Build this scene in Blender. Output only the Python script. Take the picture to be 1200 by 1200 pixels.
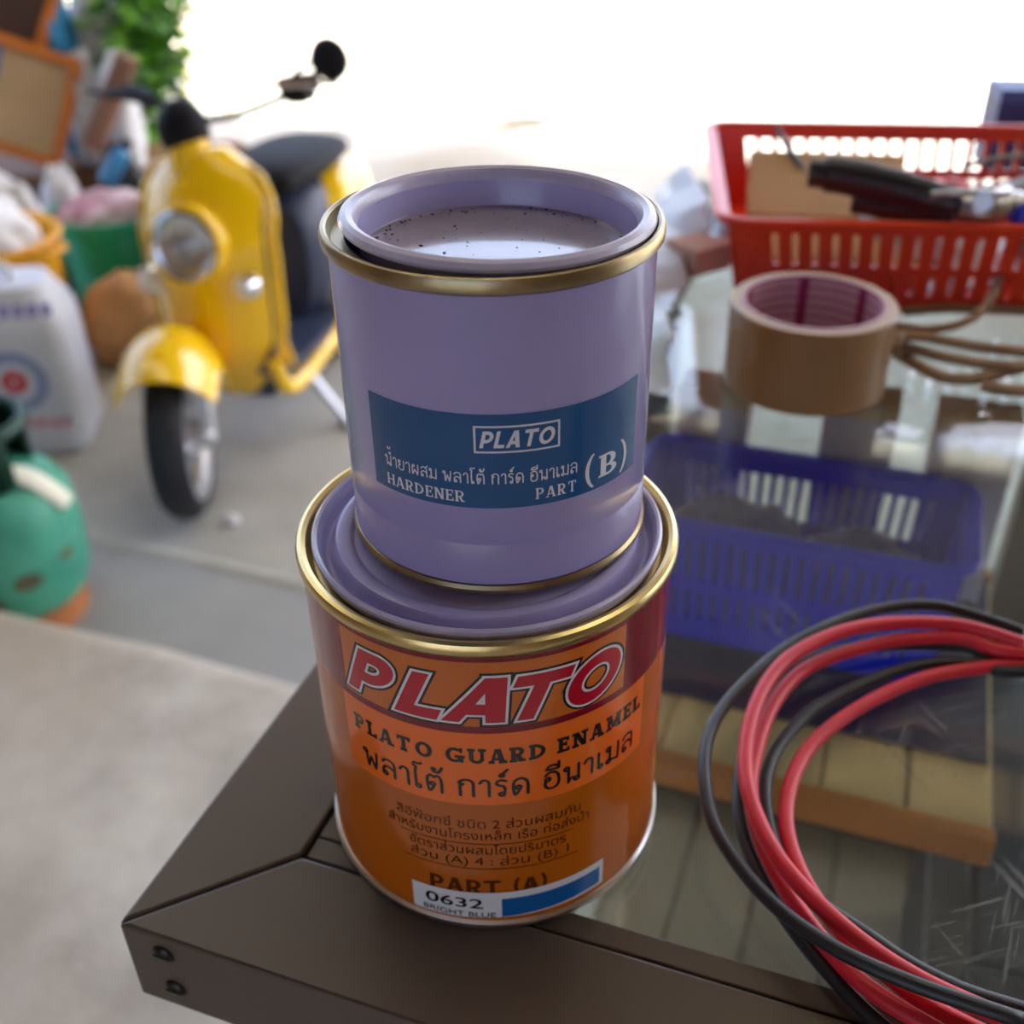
import bpy, bmesh, math, random
from mathutils import Vector, Matrix, noise
from mathutils.geometry import delaunay_2d_cdt
import numpy as np

random.seed(7)
for o in list(bpy.data.objects):
    bpy.data.objects.remove(o)
scene = bpy.context.scene
COL = scene.collection
R = math.radians

# ------------------------------------------------------------------ camera
CAM_H = 1.46                       # above the lower floor
F_PX = 1282.4
PITCH, ROLL = R(33.417), R(-0.942)
TZ = CAM_H - 0.2866                # height of the table top
fw = Vector((0, math.cos(PITCH), -math.sin(PITCH)))
rt0 = Vector((1, 0, 0)); up0 = rt0.cross(fw)
rt = rt0 * math.cos(ROLL) + up0 * math.sin(ROLL)
up = up0 * math.cos(ROLL) - rt0 * math.sin(ROLL)
EYE = Vector((0, 0, CAM_H))
cam_data = bpy.data.cameras.new('camera')
cam = bpy.data.objects.new('camera', cam_data); COL.objects.link(cam)
cam.matrix_world = Matrix(((rt.x, up.x, -fw.x, EYE.x), (rt.y, up.y, -fw.y, EYE.y), (rt.z, up.z, -fw.z, EYE.z), (0, 0, 0, 1)))
cam_data.sensor_width = 36; cam_data.sensor_fit = 'HORIZONTAL'
cam_data.lens = 36 * F_PX / 1200
cam_data.clip_start = 0.02; cam_data.clip_end = 300
cam_data.dof.use_dof = True
cam_data.dof.focus_distance = 0.276
cam_data.dof.aperture_fstop = 11.0
scene.camera = cam

# ------------------------------------------------------------------ sky, sun, exposure
BROT = R(-20.2)                    # the building and the table stand turned to the camera
AV = Vector((math.cos(BROT), math.sin(BROT), 0)); NV = Vector((-AV.y, AV.x, 0))
world = bpy.data.worlds.new('sky'); scene.world = world; world.use_nodes = True
wn = world.node_tree.nodes; wl = world.node_tree.links
sky = wn.new('ShaderNodeTexSky'); sky.sky_type = 'NISHITA'; sky.sun_disc = False
sky.sun_elevation = R(60); sky.air_density = 0.7; sky.dust_density = 5.0; sky.ozone_density = 1.0
wl.new(sky.outputs[0], wn['Background'].inputs[0])
wn['Background'].inputs[1].default_value = 0.32
SUN_EL = R(60)
sun_h = (NV * math.cos(R(47)) + AV * math.sin(R(47))).normalized()
sun_dir = sun_h * math.cos(SUN_EL) + Vector((0, 0, math.sin(SUN_EL)))
sky.sun_rotation = math.atan2(sun_h.x, sun_h.y)
sl = bpy.data.lights.new('sun', 'SUN'); sl.energy = 8.0; sl.color = (1.0, 0.94, 0.84); sl.angle = R(0.6)
so = bpy.data.objects.new('sun', sl); COL.objects.link(so)
so.rotation_euler = (-sun_dir).to_track_quat('-Z', 'Y').to_euler(); so.location = (0, 0, 30)
vs = scene.view_settings
vs.view_transform = 'Standard'; vs.look = 'None'; vs.gamma = 1.0; vs.use_curve_mapping = False
vs.exposure = 1.6

# ------------------------------------------------------------------ placement helpers
def ray(x, y): return fw + rt * ((x - 600) / F_PX) - up * ((y - 600) / F_PX)
def at_z(x, y, z): d = ray(x, y); return EYE + d * ((z - CAM_H) / d.z)
def at_y(x, y, Y): d = ray(x, y); return EYE + d * (Y / d.y)
KC = at_z(138, 1082, TZ)           # near left corner of the table top
def TF(u, v, z=0): return KC + AV * u + NV * v + Vector((0, 0, z))

# ------------------------------------------------------------------ materials
def srgb(r, g, b):
    f = lambda c: (c / 12.92 if c <= .04045 else ((c + .055) / 1.055) ** 2.4)
    return (f(r / 255), f(g / 255), f(b / 255))
MATS = {}
def mat(name, col, rough=0.5, metal=0.0, var=0.0, vscale=20, bump=0.0, bscale=80, coat=0.0, trans=0.0, col2=None, spec=0.5, detail=6, sheen=0.0, alpha=1.0, ior=1.5):
    if name in MATS: return MATS[name]
    m = bpy.data.materials.new(name); m.use_nodes = True; MATS[name] = m
    nt = m.node_tree; n = nt.nodes; l = nt.links; p = n['Principled BSDF']
    p.inputs['Base Color'].default_value = (*col, 1); p.inputs['Roughness'].default_value = rough
    p.inputs['Metallic'].default_value = metal; p.inputs['Coat Weight'].default_value = coat; p.inputs['Coat Roughness'].default_value = .05
    p.inputs['Specular IOR Level'].default_value = spec; p.inputs['IOR'].default_value = ior
    p.inputs['Transmission Weight'].default_value = trans; p.inputs['Sheen Weight'].default_value = sheen; p.inputs['Alpha'].default_value = alpha
    tc = n.new('ShaderNodeTexCoord')
    if var > 0 or col2:
        nz = n.new('ShaderNodeTexNoise'); nz.inputs['Scale'].default_value = vscale; nz.inputs['Detail'].default_value = detail
        l.new(tc.outputs['Object'], nz.inputs['Vector'])
        rp = n.new('ShaderNodeValToRGB'); l.new(nz.outputs['Fac'], rp.inputs[0])
        a = tuple(max(0, c * (1 - var)) for c in col); b = col2 or tuple(min(1, c * (1 + var)) for c in col)
        rp.color_ramp.elements[0].position = .32; rp.color_ramp.elements[1].position = .68
        rp.color_ramp.elements[0].color = (*a, 1); rp.color_ramp.elements[1].color = (*b, 1)
        l.new(rp.outputs[0], p.inputs['Base Color'])
    if bump > 0:
        nb = n.new('ShaderNodeTexNoise'); nb.inputs['Scale'].default_value = bscale; nb.inputs['Detail'].default_value = 5
        l.new(tc.outputs['Object'], nb.inputs['Vector'])
        bp = n.new('ShaderNodeBump'); bp.inputs['Strength'].default_value = bump; bp.inputs['Distance'].default_value = .01
        l.new(nb.outputs['Fac'], bp.inputs['Height']); l.new(bp.outputs[0], p.inputs['Normal'])
    return m

def concrete(name, c1, c2, c3, scale, rough=.8, bump=.15):
    m = bpy.data.materials.new(name); m.use_nodes = True; MATS[name] = m
    nt = m.node_tree; n = nt.nodes; l = nt.links; p = n['Principled BSDF']; p.inputs['Roughness'].default_value = rough
    tc = n.new('ShaderNodeTexCoord')
    n1 = n.new('ShaderNodeTexNoise'); n1.inputs['Scale'].default_value = scale; n1.inputs['Detail'].default_value = 10; n1.inputs['Roughness'].default_value = .62
    n2 = n.new('ShaderNodeTexNoise'); n2.inputs['Scale'].default_value = scale * .35; n2.inputs['Detail'].default_value = 4
    n3 = n.new('ShaderNodeTexNoise'); n3.inputs['Scale'].default_value = scale * 14; n3.inputs['Detail'].default_value = 8
    for q in (n1, n2, n3): l.new(tc.outputs['Object'], q.inputs['Vector'])
    r1 = n.new('ShaderNodeValToRGB'); r1.color_ramp.elements[0].position = .38; r1.color_ramp.elements[1].position = .62
    r1.color_ramp.elements[0].color = (*c1, 1); r1.color_ramp.elements[1].color = (*c2, 1); l.new(n1.outputs[0], r1.inputs[0])
    r2 = n.new('ShaderNodeValToRGB'); r2.color_ramp.elements[0].position = .45; r2.color_ramp.elements[1].position = .7; l.new(n2.outputs[0], r2.inputs[0])
    mx = n.new('ShaderNodeMixRGB'); l.new(r2.outputs[0], mx.inputs[0]); l.new(r1.outputs[0], mx.inputs[1]); mx.inputs[2].default_value = (*c3, 1)
    l.new(mx.outputs[0], p.inputs['Base Color'])
    bp = n.new('ShaderNodeBump'); bp.inputs['Strength'].default_value = bump; bp.inputs['Distance'].default_value = .01
    l.new(n3.outputs[0], bp.inputs['Height']); l.new(bp.outputs[0], p.inputs['Normal'])
    return m

def glass_pane():
    m = bpy.data.materials.new('table_glass'); m.use_nodes = True; MATS['glass'] = m
    nt = m.node_tree; n = nt.nodes; l = nt.links
    n.remove(n['Principled BSDF'])
    out = n['Material Output']
    tr = n.new('ShaderNodeBsdfTransparent'); tr.inputs[0].default_value = (.80, .87, .86, 1)
    gl = n.new('ShaderNodeBsdfGlossy'); gl.inputs['Roughness'].default_value = .04; gl.inputs[0].default_value = (1, 1, 1, 1)
    ge = n.new('ShaderNodeNewGeometry'); dt = n.new('ShaderNodeVectorMath'); dt.operation = 'DOT_PRODUCT'; l.new(ge.outputs['Normal'], dt.inputs[0]); l.new(ge.outputs['Incoming'], dt.inputs[1])
    ab = n.new('ShaderNodeMath'); ab.operation = 'ABSOLUTE'; l.new(dt.outputs['Value'], ab.inputs[0])
    om = n.new('ShaderNodeMath'); om.operation = 'SUBTRACT'; om.inputs[0].default_value = 1; l.new(ab.outputs[0], om.inputs[1])
    pw = n.new('ShaderNodeMath'); pw.operation = 'POWER'; l.new(om.outputs[0], pw.inputs[0]); pw.inputs[1].default_value = 5
    fr = n.new('ShaderNodeMath'); fr.operation = 'MULTIPLY_ADD'; l.new(pw.outputs[0], fr.inputs[0]); fr.inputs[1].default_value = .955; fr.inputs[2].default_value = .045
    m1 = n.new('ShaderNodeMixShader'); l.new(fr.outputs[0], m1.inputs[0]); l.new(tr.outputs[0], m1.inputs[1]); l.new(gl.outputs[0], m1.inputs[2])
    tc = n.new('ShaderNodeTexCoord')
    facs = []
    for k, (ang, sc, th) in enumerate(((35, 55, .64), (-50, 45, .645), (80, 60, .65))):      # fine scratches
        mp = n.new('ShaderNodeMapping'); mp.inputs['Rotation'].default_value = (0, 0, R(ang)); mp.vector_type = 'TEXTURE'; mp.inputs['Scale'].default_value = (9.0, .35, 1); mp.inputs['Location'].default_value = (k * 3.7, k, 0)
        l.new(tc.outputs['Object'], mp.inputs[0])
        nz = n.new('ShaderNodeTexNoise'); nz.inputs['Scale'].default_value = sc * 4; nz.inputs['Detail'].default_value = 2; nz.inputs['Distortion'].default_value = .4
        l.new(mp.outputs[0], nz.inputs['Vector'])
        rp = n.new('ShaderNodeValToRGB'); rp.color_ramp.elements[0].position = th; rp.color_ramp.elements[1].position = th + .035; l.new(nz.outputs[0], rp.inputs[0])
        facs.append(rp.outputs[0])
    ad = n.new('ShaderNodeMath'); ad.operation = 'MAXIMUM'; l.new(facs[0], ad.inputs[0]); l.new(facs[1], ad.inputs[1])
    ad2 = n.new('ShaderNodeMath'); ad2.operation = 'MAXIMUM'; l.new(ad.outputs[0], ad2.inputs[0]); l.new(facs[2], ad2.inputs[1])
    mk = n.new('ShaderNodeTexNoise'); mk.inputs['Scale'].default_value = 14; mk.inputs['Detail'].default_value = 2; l.new(tc.outputs['Object'], mk.inputs['Vector'])
    mr_ = n.new('ShaderNodeValToRGB'); mr_.color_ramp.elements[0].position = .5; mr_.color_ramp.elements[1].position = .62; l.new(mk.outputs[0], mr_.inputs[0])
    am = n.new('ShaderNodeMath'); am.operation = 'MULTIPLY'; l.new(ad2.outputs[0], am.inputs[0]); l.new(mr_.outputs[0], am.inputs[1]); ad2 = am
    dz = n.new('ShaderNodeTexNoise'); dz.inputs['Scale'].default_value = 9; dz.inputs['Detail'].default_value = 6; l.new(tc.outputs['Object'], dz.inputs['Vector'])
    dr = n.new('ShaderNodeMapRange'); dr.inputs[1].default_value = .35; dr.inputs[2].default_value = .8; dr.inputs[3].default_value = .004; dr.inputs[4].default_value = .028; l.new(dz.outputs[0], dr.inputs[0])
    ms = n.new('ShaderNodeMath'); ms.operation = 'MULTIPLY_ADD'; l.new(ad2.outputs[0], ms.inputs[0]); ms.inputs[1].default_value = .17; l.new(dr.outputs[0], ms.inputs[2])
    df = n.new('ShaderNodeBsdfDiffuse'); df.inputs[0].default_value = (.75, .76, .78, 1)
    m2 = n.new('ShaderNodeMixShader'); l.new(ms.outputs[0], m2.inputs[0]); l.new(m1.outputs[0], m2.inputs[1]); l.new(df.outputs[0], m2.inputs[2])
    l.new(m2.outputs[0], out.inputs[0])
    return m

# ------------------------------------------------------------------ mesh builder
class MB:
    def __init__(self): self.v = []; self.f = []
    def add(self, vs_, fs):
        k = len(self.v); self.v += [tuple(p) for p in vs_]; self.f += [tuple(i + k for i in q) for q in fs]; return self
    def box(self, x0, x1, y0, y1, z0, z1, M=None):
        P = [Vector(p) for p in ((x0, y0, z0), (x1, y0, z0), (x1, y1, z0), (x0, y1, z0), (x0, y0, z1), (x1, y0, z1), (x1, y1, z1), (x0, y1, z1))]
        if M: P = [M @ p for p in P]
        return self.add(P, [(3, 2, 1, 0), (4, 5, 6, 7), (0, 1, 5, 4), (1, 2, 6, 5), (2, 3, 7, 6), (3, 0, 4, 7)])
    def prism(self, pts, z0, z1):
        n = len(pts)
        return self.add([(x, y, z0) for x, y in pts] + [(x, y, z1) for x, y in pts],
                        [tuple(range(n - 1, -1, -1)), tuple(range(n, 2 * n))] + [(i, (i + 1) % n, n + (i + 1) % n, n + i) for i in range(n)])
    def lathe(self, prof, n=48, M=None, close=False):
        vs_ = []; fs = []; m = len(prof)
        for i in range(n):
            t = 2 * math.pi * i / n
            for r_, z in prof:
                p = Vector((r_ * math.cos(t), r_ * math.sin(t), z)); vs_.append(M @ p if M else p)
        for i in range(n):
            j = (i + 1) % n
            for k in range(m if close else m - 1):
                k2 = (k + 1) % m
                fs.append((i * m + k, j * m + k, j * m + k2, i * m + k2))
        return self.add(vs_, fs)
    def tube(self, pts, r, n=10, closed=False, caps=True, flat=1.0):
        pts = [Vector(p) for p in pts]; m = len(pts); vs_ = []; fs = []
        rr = r if isinstance(r, (list, tuple)) else [r] * m
        prev = None
        for i, p in enumerate(pts):
            a = pts[(i - 1) % m] if (closed or i) else p; b = pts[(i + 1) % m] if (closed or i < m - 1) else p
            t = (b - a).normalized()
            if prev is None:
                ref = Vector((0, 0, 1)) if abs(t.z) < .9 else Vector((1, 0, 0)); s = t.cross(ref).normalized()
            else:
                s = (prev - t * prev.dot(t)).normalized()
            prev = s; w = s.cross(t)
            for k in range(n):
                q = 2 * math.pi * k / n; vs_.append(p + (s * math.cos(q) + w * math.sin(q) * flat) * rr[i])
        for i in range(m if closed else m - 1):
            j = (i + 1) % m
            for k in range(n):
                k2 = (k + 1) % n; fs.append((i * n + k, i * n + k2, j * n + k2, j * n + k))
        if caps and not closed: fs += [tuple(range(n - 1, -1, -1)), tuple(range((m - 1) * n, m * n))]
        return self.add(vs_, fs)
    def loft(self, rings, caps=True):
        n = len(rings[0]); vs_ = [p for q in rings for p in q]; fs = []
        for i in range(len(rings) - 1):
            for k in range(n):
                k2 = (k + 1) % n; fs.append((i * n + k, i * n + k2, (i + 1) * n + k2, (i + 1) * n + k))
        if caps: fs += [tuple(range(n - 1, -1, -1)), tuple(range((len(rings) - 1) * n, len(rings) * n))]
        return self.add(vs_, fs)
    def ell(self, c, rx, ry, rz, n=20, m=12, M=None):
        prof = []; c = Vector(c)
        rings = []
        for j in range(m + 1):
            ph = -math.pi / 2 + math.pi * j / m
            rings.append([c + Vector((rx * max(math.cos(ph), 1e-4) * math.cos(2 * math.pi * i / n), ry * max(math.cos(ph), 1e-4) * math.sin(2 * math.pi * i / n), rz * math.sin(ph))) for i in range(n)])
        if M: rings = [[M @ p for p in q] for q in rings]
        return self.loft(rings)
    def build(self, name, material, parent=None, smooth=True, sharp=35, bevel=0, bevel_seg=2, sub=0, recalc=True, weld=False):
        me = bpy.data.meshes.new(name); me.from_pydata(self.v, [], self.f)
        bm = bmesh.new(); bm.from_mesh(me)
        if weld: bmesh.ops.remove_doubles(bm, verts=bm.verts, dist=1e-6)
        if recalc: bmesh.ops.recalc_face_normals(bm, faces=bm.faces)
        if smooth:
            for f in bm.faces: f.smooth = True
            for e in bm.edges:
                e.smooth = not (len(e.link_faces) == 2 and e.calc_face_angle(0) > R(sharp))
        bm.to_mesh(me); bm.free()
        me.materials.append(material if not isinstance(material, str) else MATS[material])
        o = bpy.data.objects.new(name, me); COL.objects.link(o)
        if parent: o.parent = parent
        if bevel:
            b = o.modifiers.new('bevel', 'BEVEL'); b.width = bevel; b.segments = bevel_seg; b.limit_method = 'ANGLE'; b.angle_limit = R(40)
        if sub:
            s = o.modifiers.new('sub', 'SUBSURF'); s.levels = s.render_levels = sub
        return o

def tag(o, label=None, cat=None, group=None, kind=None):
    if label: o['label'] = label
    if cat: o['category'] = cat
    if group: o['group'] = group
    if kind: o['kind'] = kind
    return o
def empty(name, loc, rz=0, label=None, cat=None, group=None):
    o = bpy.data.objects.new(name, None); COL.objects.link(o); o.location = loc; o.rotation_euler = (0, 0, rz); o.empty_display_size = .05
    return tag(o, label, cat, group)
def catmull(pts, seg=8, closed=False):
    P = [Vector(p) for p in pts]; n = len(P); out = []
    for i in range(n if closed else n - 1):
        p0 = P[(i - 1) % n] if (closed or i) else P[0]; p1 = P[i]; p2 = P[(i + 1) % n]; p3 = P[(i + 2) % n] if (closed or i < n - 2) else P[-1]
        for k in range(seg):
            t = k / seg
            out.append(.5 * ((2 * p1) + (p2 - p0) * t + (2 * p0 - 5 * p1 + 4 * p2 - p3) * t * t + (3 * p1 - p0 - 3 * p2 + p3) * t ** 3))
    if not closed: out.append(P[-1])
    return out
def rrect(w, d, r, n=5):
    out = []
    for cx, cy, a0 in ((w / 2 - r, d / 2 - r, 0), (-w / 2 + r, d / 2 - r, 90), (-w / 2 + r, -d / 2 + r, 180), (w / 2 - r, -d / 2 + r, 270)):
        for k in range(n + 1):
            a = R(a0 + 90 * k / n); out.append((cx + r * math.cos(a), cy + r * math.sin(a)))
    return out

# ------------------------------------------------------------------ lettering: outlines -> triangles (non-zero winding) -> bent round a can
def fill(polys, step=None):
    V = []; E_ = []
    for p in polys:
        k = len(V); V += [Vector((x, y)) for x, y in p]; E_ += [(k + i, k + (i + 1) % len(p)) for i in range(len(p))]
    v, e, f, *_ = delaunay_2d_cdt(V, E_, [], 0, 1e-7)
    A = np.array([[(p[i][0], p[i][1], p[(i + 1) % len(p)][0], p[(i + 1) % len(p)][1]) for i in range(len(p))] for p in polys if len(p)] and [q for p in polys for q in [(p[i][0], p[i][1], p[(i + 1) % len(p)][0], p[(i + 1) % len(p)][1]) for i in range(len(p))]])
    keep = []
    for t in f:
        cx = sum(v[i].x for i in t) / len(t); cy = sum(v[i].y for i in t) / len(t)
        x0, y0, x1, y1 = A[:, 0], A[:, 1], A[:, 2], A[:, 3]
        isl = (x1 - x0) * (cy - y0) - (cx - x0) * (y1 - y0)
        w = np.sum((y0 <= cy) & (y1 > cy) & (isl > 0)) - np.sum((y0 > cy) & (y1 <= cy) & (isl < 0))
        if w != 0: keep.append(tuple(t))
    bm = bmesh.new(); bv = [bm.verts.new((q.x, q.y, 0)) for q in v]
    for t in keep:
        try: bm.faces.new([bv[i] for i in t])
        except ValueError: pass
    bmesh.ops.delete(bm, geom=[q for q in bm.verts if not q.link_faces], context='VERTS')
    if step and bm.verts:
        xs = [q.co.x for q in bm.verts]; x = math.floor(min(xs) / step) * step + step
        while x < max(xs):
            bmesh.ops.bisect_plane(bm, geom=bm.verts[:] + bm.edges[:] + bm.faces[:], plane_co=(x, 0, 0), plane_no=(1, 0, 0)); x += step
    for fc in bm.faces:
        if fc.normal.z < 0: fc.normal_flip()
    return bm
def font_polys(text):
    cu = bpy.data.curves.new('lettering', 'FONT'); cu.body = text; cu.size = 1.0; cu.resolution_u = 4
    ob = bpy.data.objects.new('lettering', cu); COL.objects.link(ob)
    dg = bpy.context.evaluated_depsgraph_get(); c2 = ob.to_curve(dg)
    polys = []
    for s in c2.splines:
        p = []; bz = s.bezier_points; n = len(bz)
        for i in range(n):
            a, b = bz[i], bz[(i + 1) % n]
            straight = (a.handle_right - a.co).cross(b.co - a.co).length < 1e-6 and (b.handle_left - b.co).cross(b.co - a.co).length < 1e-6
            for k in range(1 if straight else 5):
                t = k / 5; u = 1 - t
                q = a.co * u ** 3 + a.handle_right * 3 * u * u * t + b.handle_left * 3 * u * t * t + b.co * t ** 3
                if not p or (abs(q.x - p[-1][0]) + abs(q.y - p[-1][1])) > 1e-5: p.append((q.x, q.y))
        if len(p) > 2: polys.append(p)
    ob.to_curve_clear(); bpy.data.objects.remove(ob); bpy.data.curves.remove(cu)
    return polys
def offset(polys, d):
    out = []
    for p in polys:
        n = len(p); q = []
        for i in range(n):
            a, b, c = Vector(p[i - 1]), Vector(p[i]), Vector(p[(i + 1) % n])
            e1 = (b - a).normalized(); e2 = (c - b).normalized()
            n1 = Vector((e1.y, -e1.x)); n2 = Vector((e2.y, -e2.x)); m = n1 + n2
            if m.length < 1e-3: m = n1
            m.normalize(); k = d / max(.45, m.dot(n1)); q.append((b.x + m.x * k, b.y + m.y * k))
        out.append(q)
    return out
def area2(p): return sum(p[i - 1][0] * p[i][1] - p[i][0] * p[i - 1][1] for i in range(len(p)))
def orient(polys):                                   # outer contours counter-clockwise
    big = max(polys, key=lambda p: abs(area2(p)))
    return polys if area2(big) > 0 else [p[::-1] for p in polys]
def bbox(polys):
    xs = [x for p in polys for x, y in p]; ys = [y for p in polys for x, y in p]; return min(xs), max(xs), min(ys), max(ys)
def fit(polys, x0, x1, y0, y1, ref=None, shear=0):
    bx0, bx1, by0, by1 = bbox(polys)
    if ref: by0, by1 = ref
    out = [[(x + shear * (y - by0), y) for x, y in p] for p in polys]
    bx0, bx1, _, _ = bbox(out)
    return [[(x0 + (x - bx0) * (x1 - x0) / (bx1 - bx0), y0 + (y - by0) * (y1 - y0) / (by1 - by0)) for x, y in p] for p in out]

# own stroke alphabet, cap height 1 (slab when serif > 0)
def seg(a, b, w):
    a = Vector(a); b = Vector(b); t = (b - a).normalized(); s = Vector((-t.y, t.x)) * w / 2
    return [tuple(a - s), tuple(b - s), tuple(b + s), tuple(a + s)]
def arc(cx, cy, rx, ry, a0, a1, wx, wy, n=14):
    o = []; i_ = []
    for k in range(n + 1):
        a = R(a0 + (a1 - a0) * k / n)
        o.append((cx + (rx + wx / 2) * math.cos(a), cy + (ry + wy / 2) * math.sin(a))); i_.append((cx + (rx - wx / 2) * math.cos(a), cy + (ry - wy / 2) * math.sin(a)))
    p = o + i_[::-1]
    return p if area2(p) > 0 else p[::-1]
def ccw(p): return p if area2(p) > 0 else p[::-1]
def glyph(c, V, H, S, wd=1.0):
    """V stem weight, H hairline weight, S slab length each side."""
    P = []
    def st(x, y0=0, y1=1, w=None, sb=True, stp=True):
        P.append(seg((x, y0), (x, y1), w or V))
        if S:
            if sb: P.append(seg((x - V / 2 - S, y0 + H / 2), (x + V / 2 + S, y0 + H / 2), H))
            if stp: P.append(seg((x - V / 2 - S, y1 - H / 2), (x + V / 2 + S, y1 - H / 2), H))
    h = V / 2; w = .62 * wd
    if c in 'PRBD':
        st(h)
        if c == 'D': P.append(arc(h, .5, w, .5 - H / 2, -90, 90, V, H)); wdt = h + w + h
        else:
            yb = .46 if S else .40; P.append(seg((h, 1 - H / 2), (w * .55, 1 - H / 2), H)); P.append(seg((h, yb), (w * .55, yb), H))
            P.append(arc(w * .55, (1 - H / 2 + yb) / 2, w * .45, (1 - H / 2 - yb) / 2, -90, 90, V, H)); wdt = w + h
            if c == 'R':
                P.append(ccw([(w * .40, yb), (w * .40 + V * 1.1, yb), (w + h, 0), (w + h - V * 1.15, 0)]))
                if S: P.append(seg((w + h - V * 1.1 - S * .4, H / 2), (w + h + S, H / 2), H))
                wdt = w + h + S * .6
            if c == 'B':
                P.append(seg((h, H / 2), (w * .6, H / 2), H)); P.append(arc(w * .58, .25, w * .52, .25 - H / 2, -90, 90, V, H)); wdt = w * 1.1 + h
    elif c in 'LE':
        st(h); P.append(seg((h, H / 2), (w + .02, H / 2), H)); wdt = w
        if S: P.append(seg((w - H * .1, 0), (w - H * .1, .3), H * 1.0))
        if c == 'E':
            P.append(seg((h, 1 - H / 2), (w, 1 - H / 2), H)); P.append(seg((h, .52), (w * .8, .52), H))
            if S: P.append(seg((w - H * .3, .72), (w - H * .3, 1), H)); P.append(seg((w * .75, .38), (w * .75, .66), H * .8))
    elif c == 'T':
        st(w / 2 + h, stp=False); P.append(seg((0, 1 - H / 2), (w + V, 1 - H / 2), H)); wdt = w + V
        if S: P.append(seg((H / 2, .72), (H / 2, 1), H)); P.append(seg((w + V - H / 2, .72), (w + V - H / 2, 1), H))
    elif c in 'OG0':
        rx = w * .62
        if c == 'G':
            P.append(arc(rx + h, .5, rx, .5 - H / 2, 45, 330, V, H, 24)); P.append(seg((2 * rx + h, .02), (2 * rx + h, .5), V)); P.append(seg((rx + h, .5 - H / 2), (2 * rx + V + S, .5 - H / 2), H))
            if S: P.append(seg((2 * rx + h, .68), (2 * rx + h, 1), H))
        else: 
            P.append(arc(rx + h, .5, rx, .5 - H / 2, 0, 180, V, H, 18)); P.append(arc(rx + h, .5, rx, .5 - H / 2, 180, 360, V, H, 18))
        wdt = 2 * rx + V
    elif c == 'A':
        W = w * 1.25 + V * .4; cx = W / 2; tw = V * .62
        P.append(ccw([(0, 0), (V * .55 if S else V * 1.05, 0), (cx + tw * .2, 1), (cx - tw, 1)])); P.append(ccw([(W - V * 1.1, 0), (W, 0), (cx + tw, 1), (cx - tw, 1)]))
        P.append(seg((W * .22, .3), (W * .8, .3), H)); wdt = W
        if S: P.append(seg((-S, H / 2), (V * .6 + S, H / 2), H)); P.append(seg((W - V * 1.1 - S, H / 2), (W + S, H / 2), H))
    elif c == 'U':
        P.append(seg((h, .35), (h, 1), V)); P.append(seg((w + h, .35), (w + h, 1), V * (.8 if S else 1))); P.append(arc(w / 2 + h, .36, w / 2, .36 - H / 2, 180, 360, V, H)); wdt = w + V
        if S: P.append(seg((-S, 1 - H / 2), (V + S, 1 - H / 2), H)); P.append(seg((w - S, 1 - H / 2), (w + V + S, 1 - H / 2), H))
    elif c in 'NH':
        st(h, w=V * (.8 if c == 'N' and S else 1)); st(w + h, w=V * (.8 if c == 'N' and S else 1), sb=(c == 'H'))
        if c == 'N': P.append(ccw([(0, 1), (V * 1.2, 1), (w + V, 0), (w + V - V * 1.2, 0)]))
        else: P.append(seg((h, .5), (w + h, .5), H))
        wdt = w + V
    elif c == 'M':
        w2 = w * 1.3; st(h, w=V * .8); st(w2 + h); wdt = w2 + V
        P.append(ccw([(0, 1), (V * 1.1, 1), (wdt / 2 + V * .4, .1), (wdt / 2 - V * .5, .1)])); P.append(ccw([(wdt, 1), (wdt - V, 1), (wdt / 2 - V * .4, .1), (wdt / 2 + V * .5, .1)]))
    elif c == '(': P.append(arc(.42, .5, .34, .66, 118, 242, V * .8, H * .8, 16)); wdt = .26
    elif c == ')': P.append(arc(-.16, .5, .34, .66, -62, 62, V * .8, H * .8, 16)); wdt = .26
    else: wdt = .38
    return [ccw(p) for p in P], wdt
def word(t, V=.2, H=.12, S=.08, wd=1.0, gap=.12):
    x = 0; out = []
    for c in t:
        P, w = glyph(c, V, H, S, wd); out += [[(a + x, b) for a, b in p] for p in P]; x += w + gap + 2 * S * (c != ' ')
    return out

def band(pts, w, seg_=5):
    P = [Vector((x, y, 0)) for x, y in pts]; P = catmull(P, seg_) if len(P) > 2 else P
    lft, rgt = [], []
    for i, p in enumerate(P):
        t = (P[min(i + 1, len(P) - 1)] - P[max(i - 1, 0)]).normalized(); s_ = Vector((-t.y, t.x, 0)) * w / 2
        lft.append((p.x + s_.x, p.y + s_.y)); rgt.append((p.x - s_.x, p.y - s_.y))
    out = []
    for i in range(len(P) - 1): out.append(ccw([rgt[i], rgt[i + 1], lft[i + 1], lft[i]]))
    for p in (P[0], P[-1]): out.append([(p.x + w / 2 * math.cos(R(a)), p.y + w / 2 * math.sin(R(a))) for a in range(0, 360, 45)])
    return out
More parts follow.
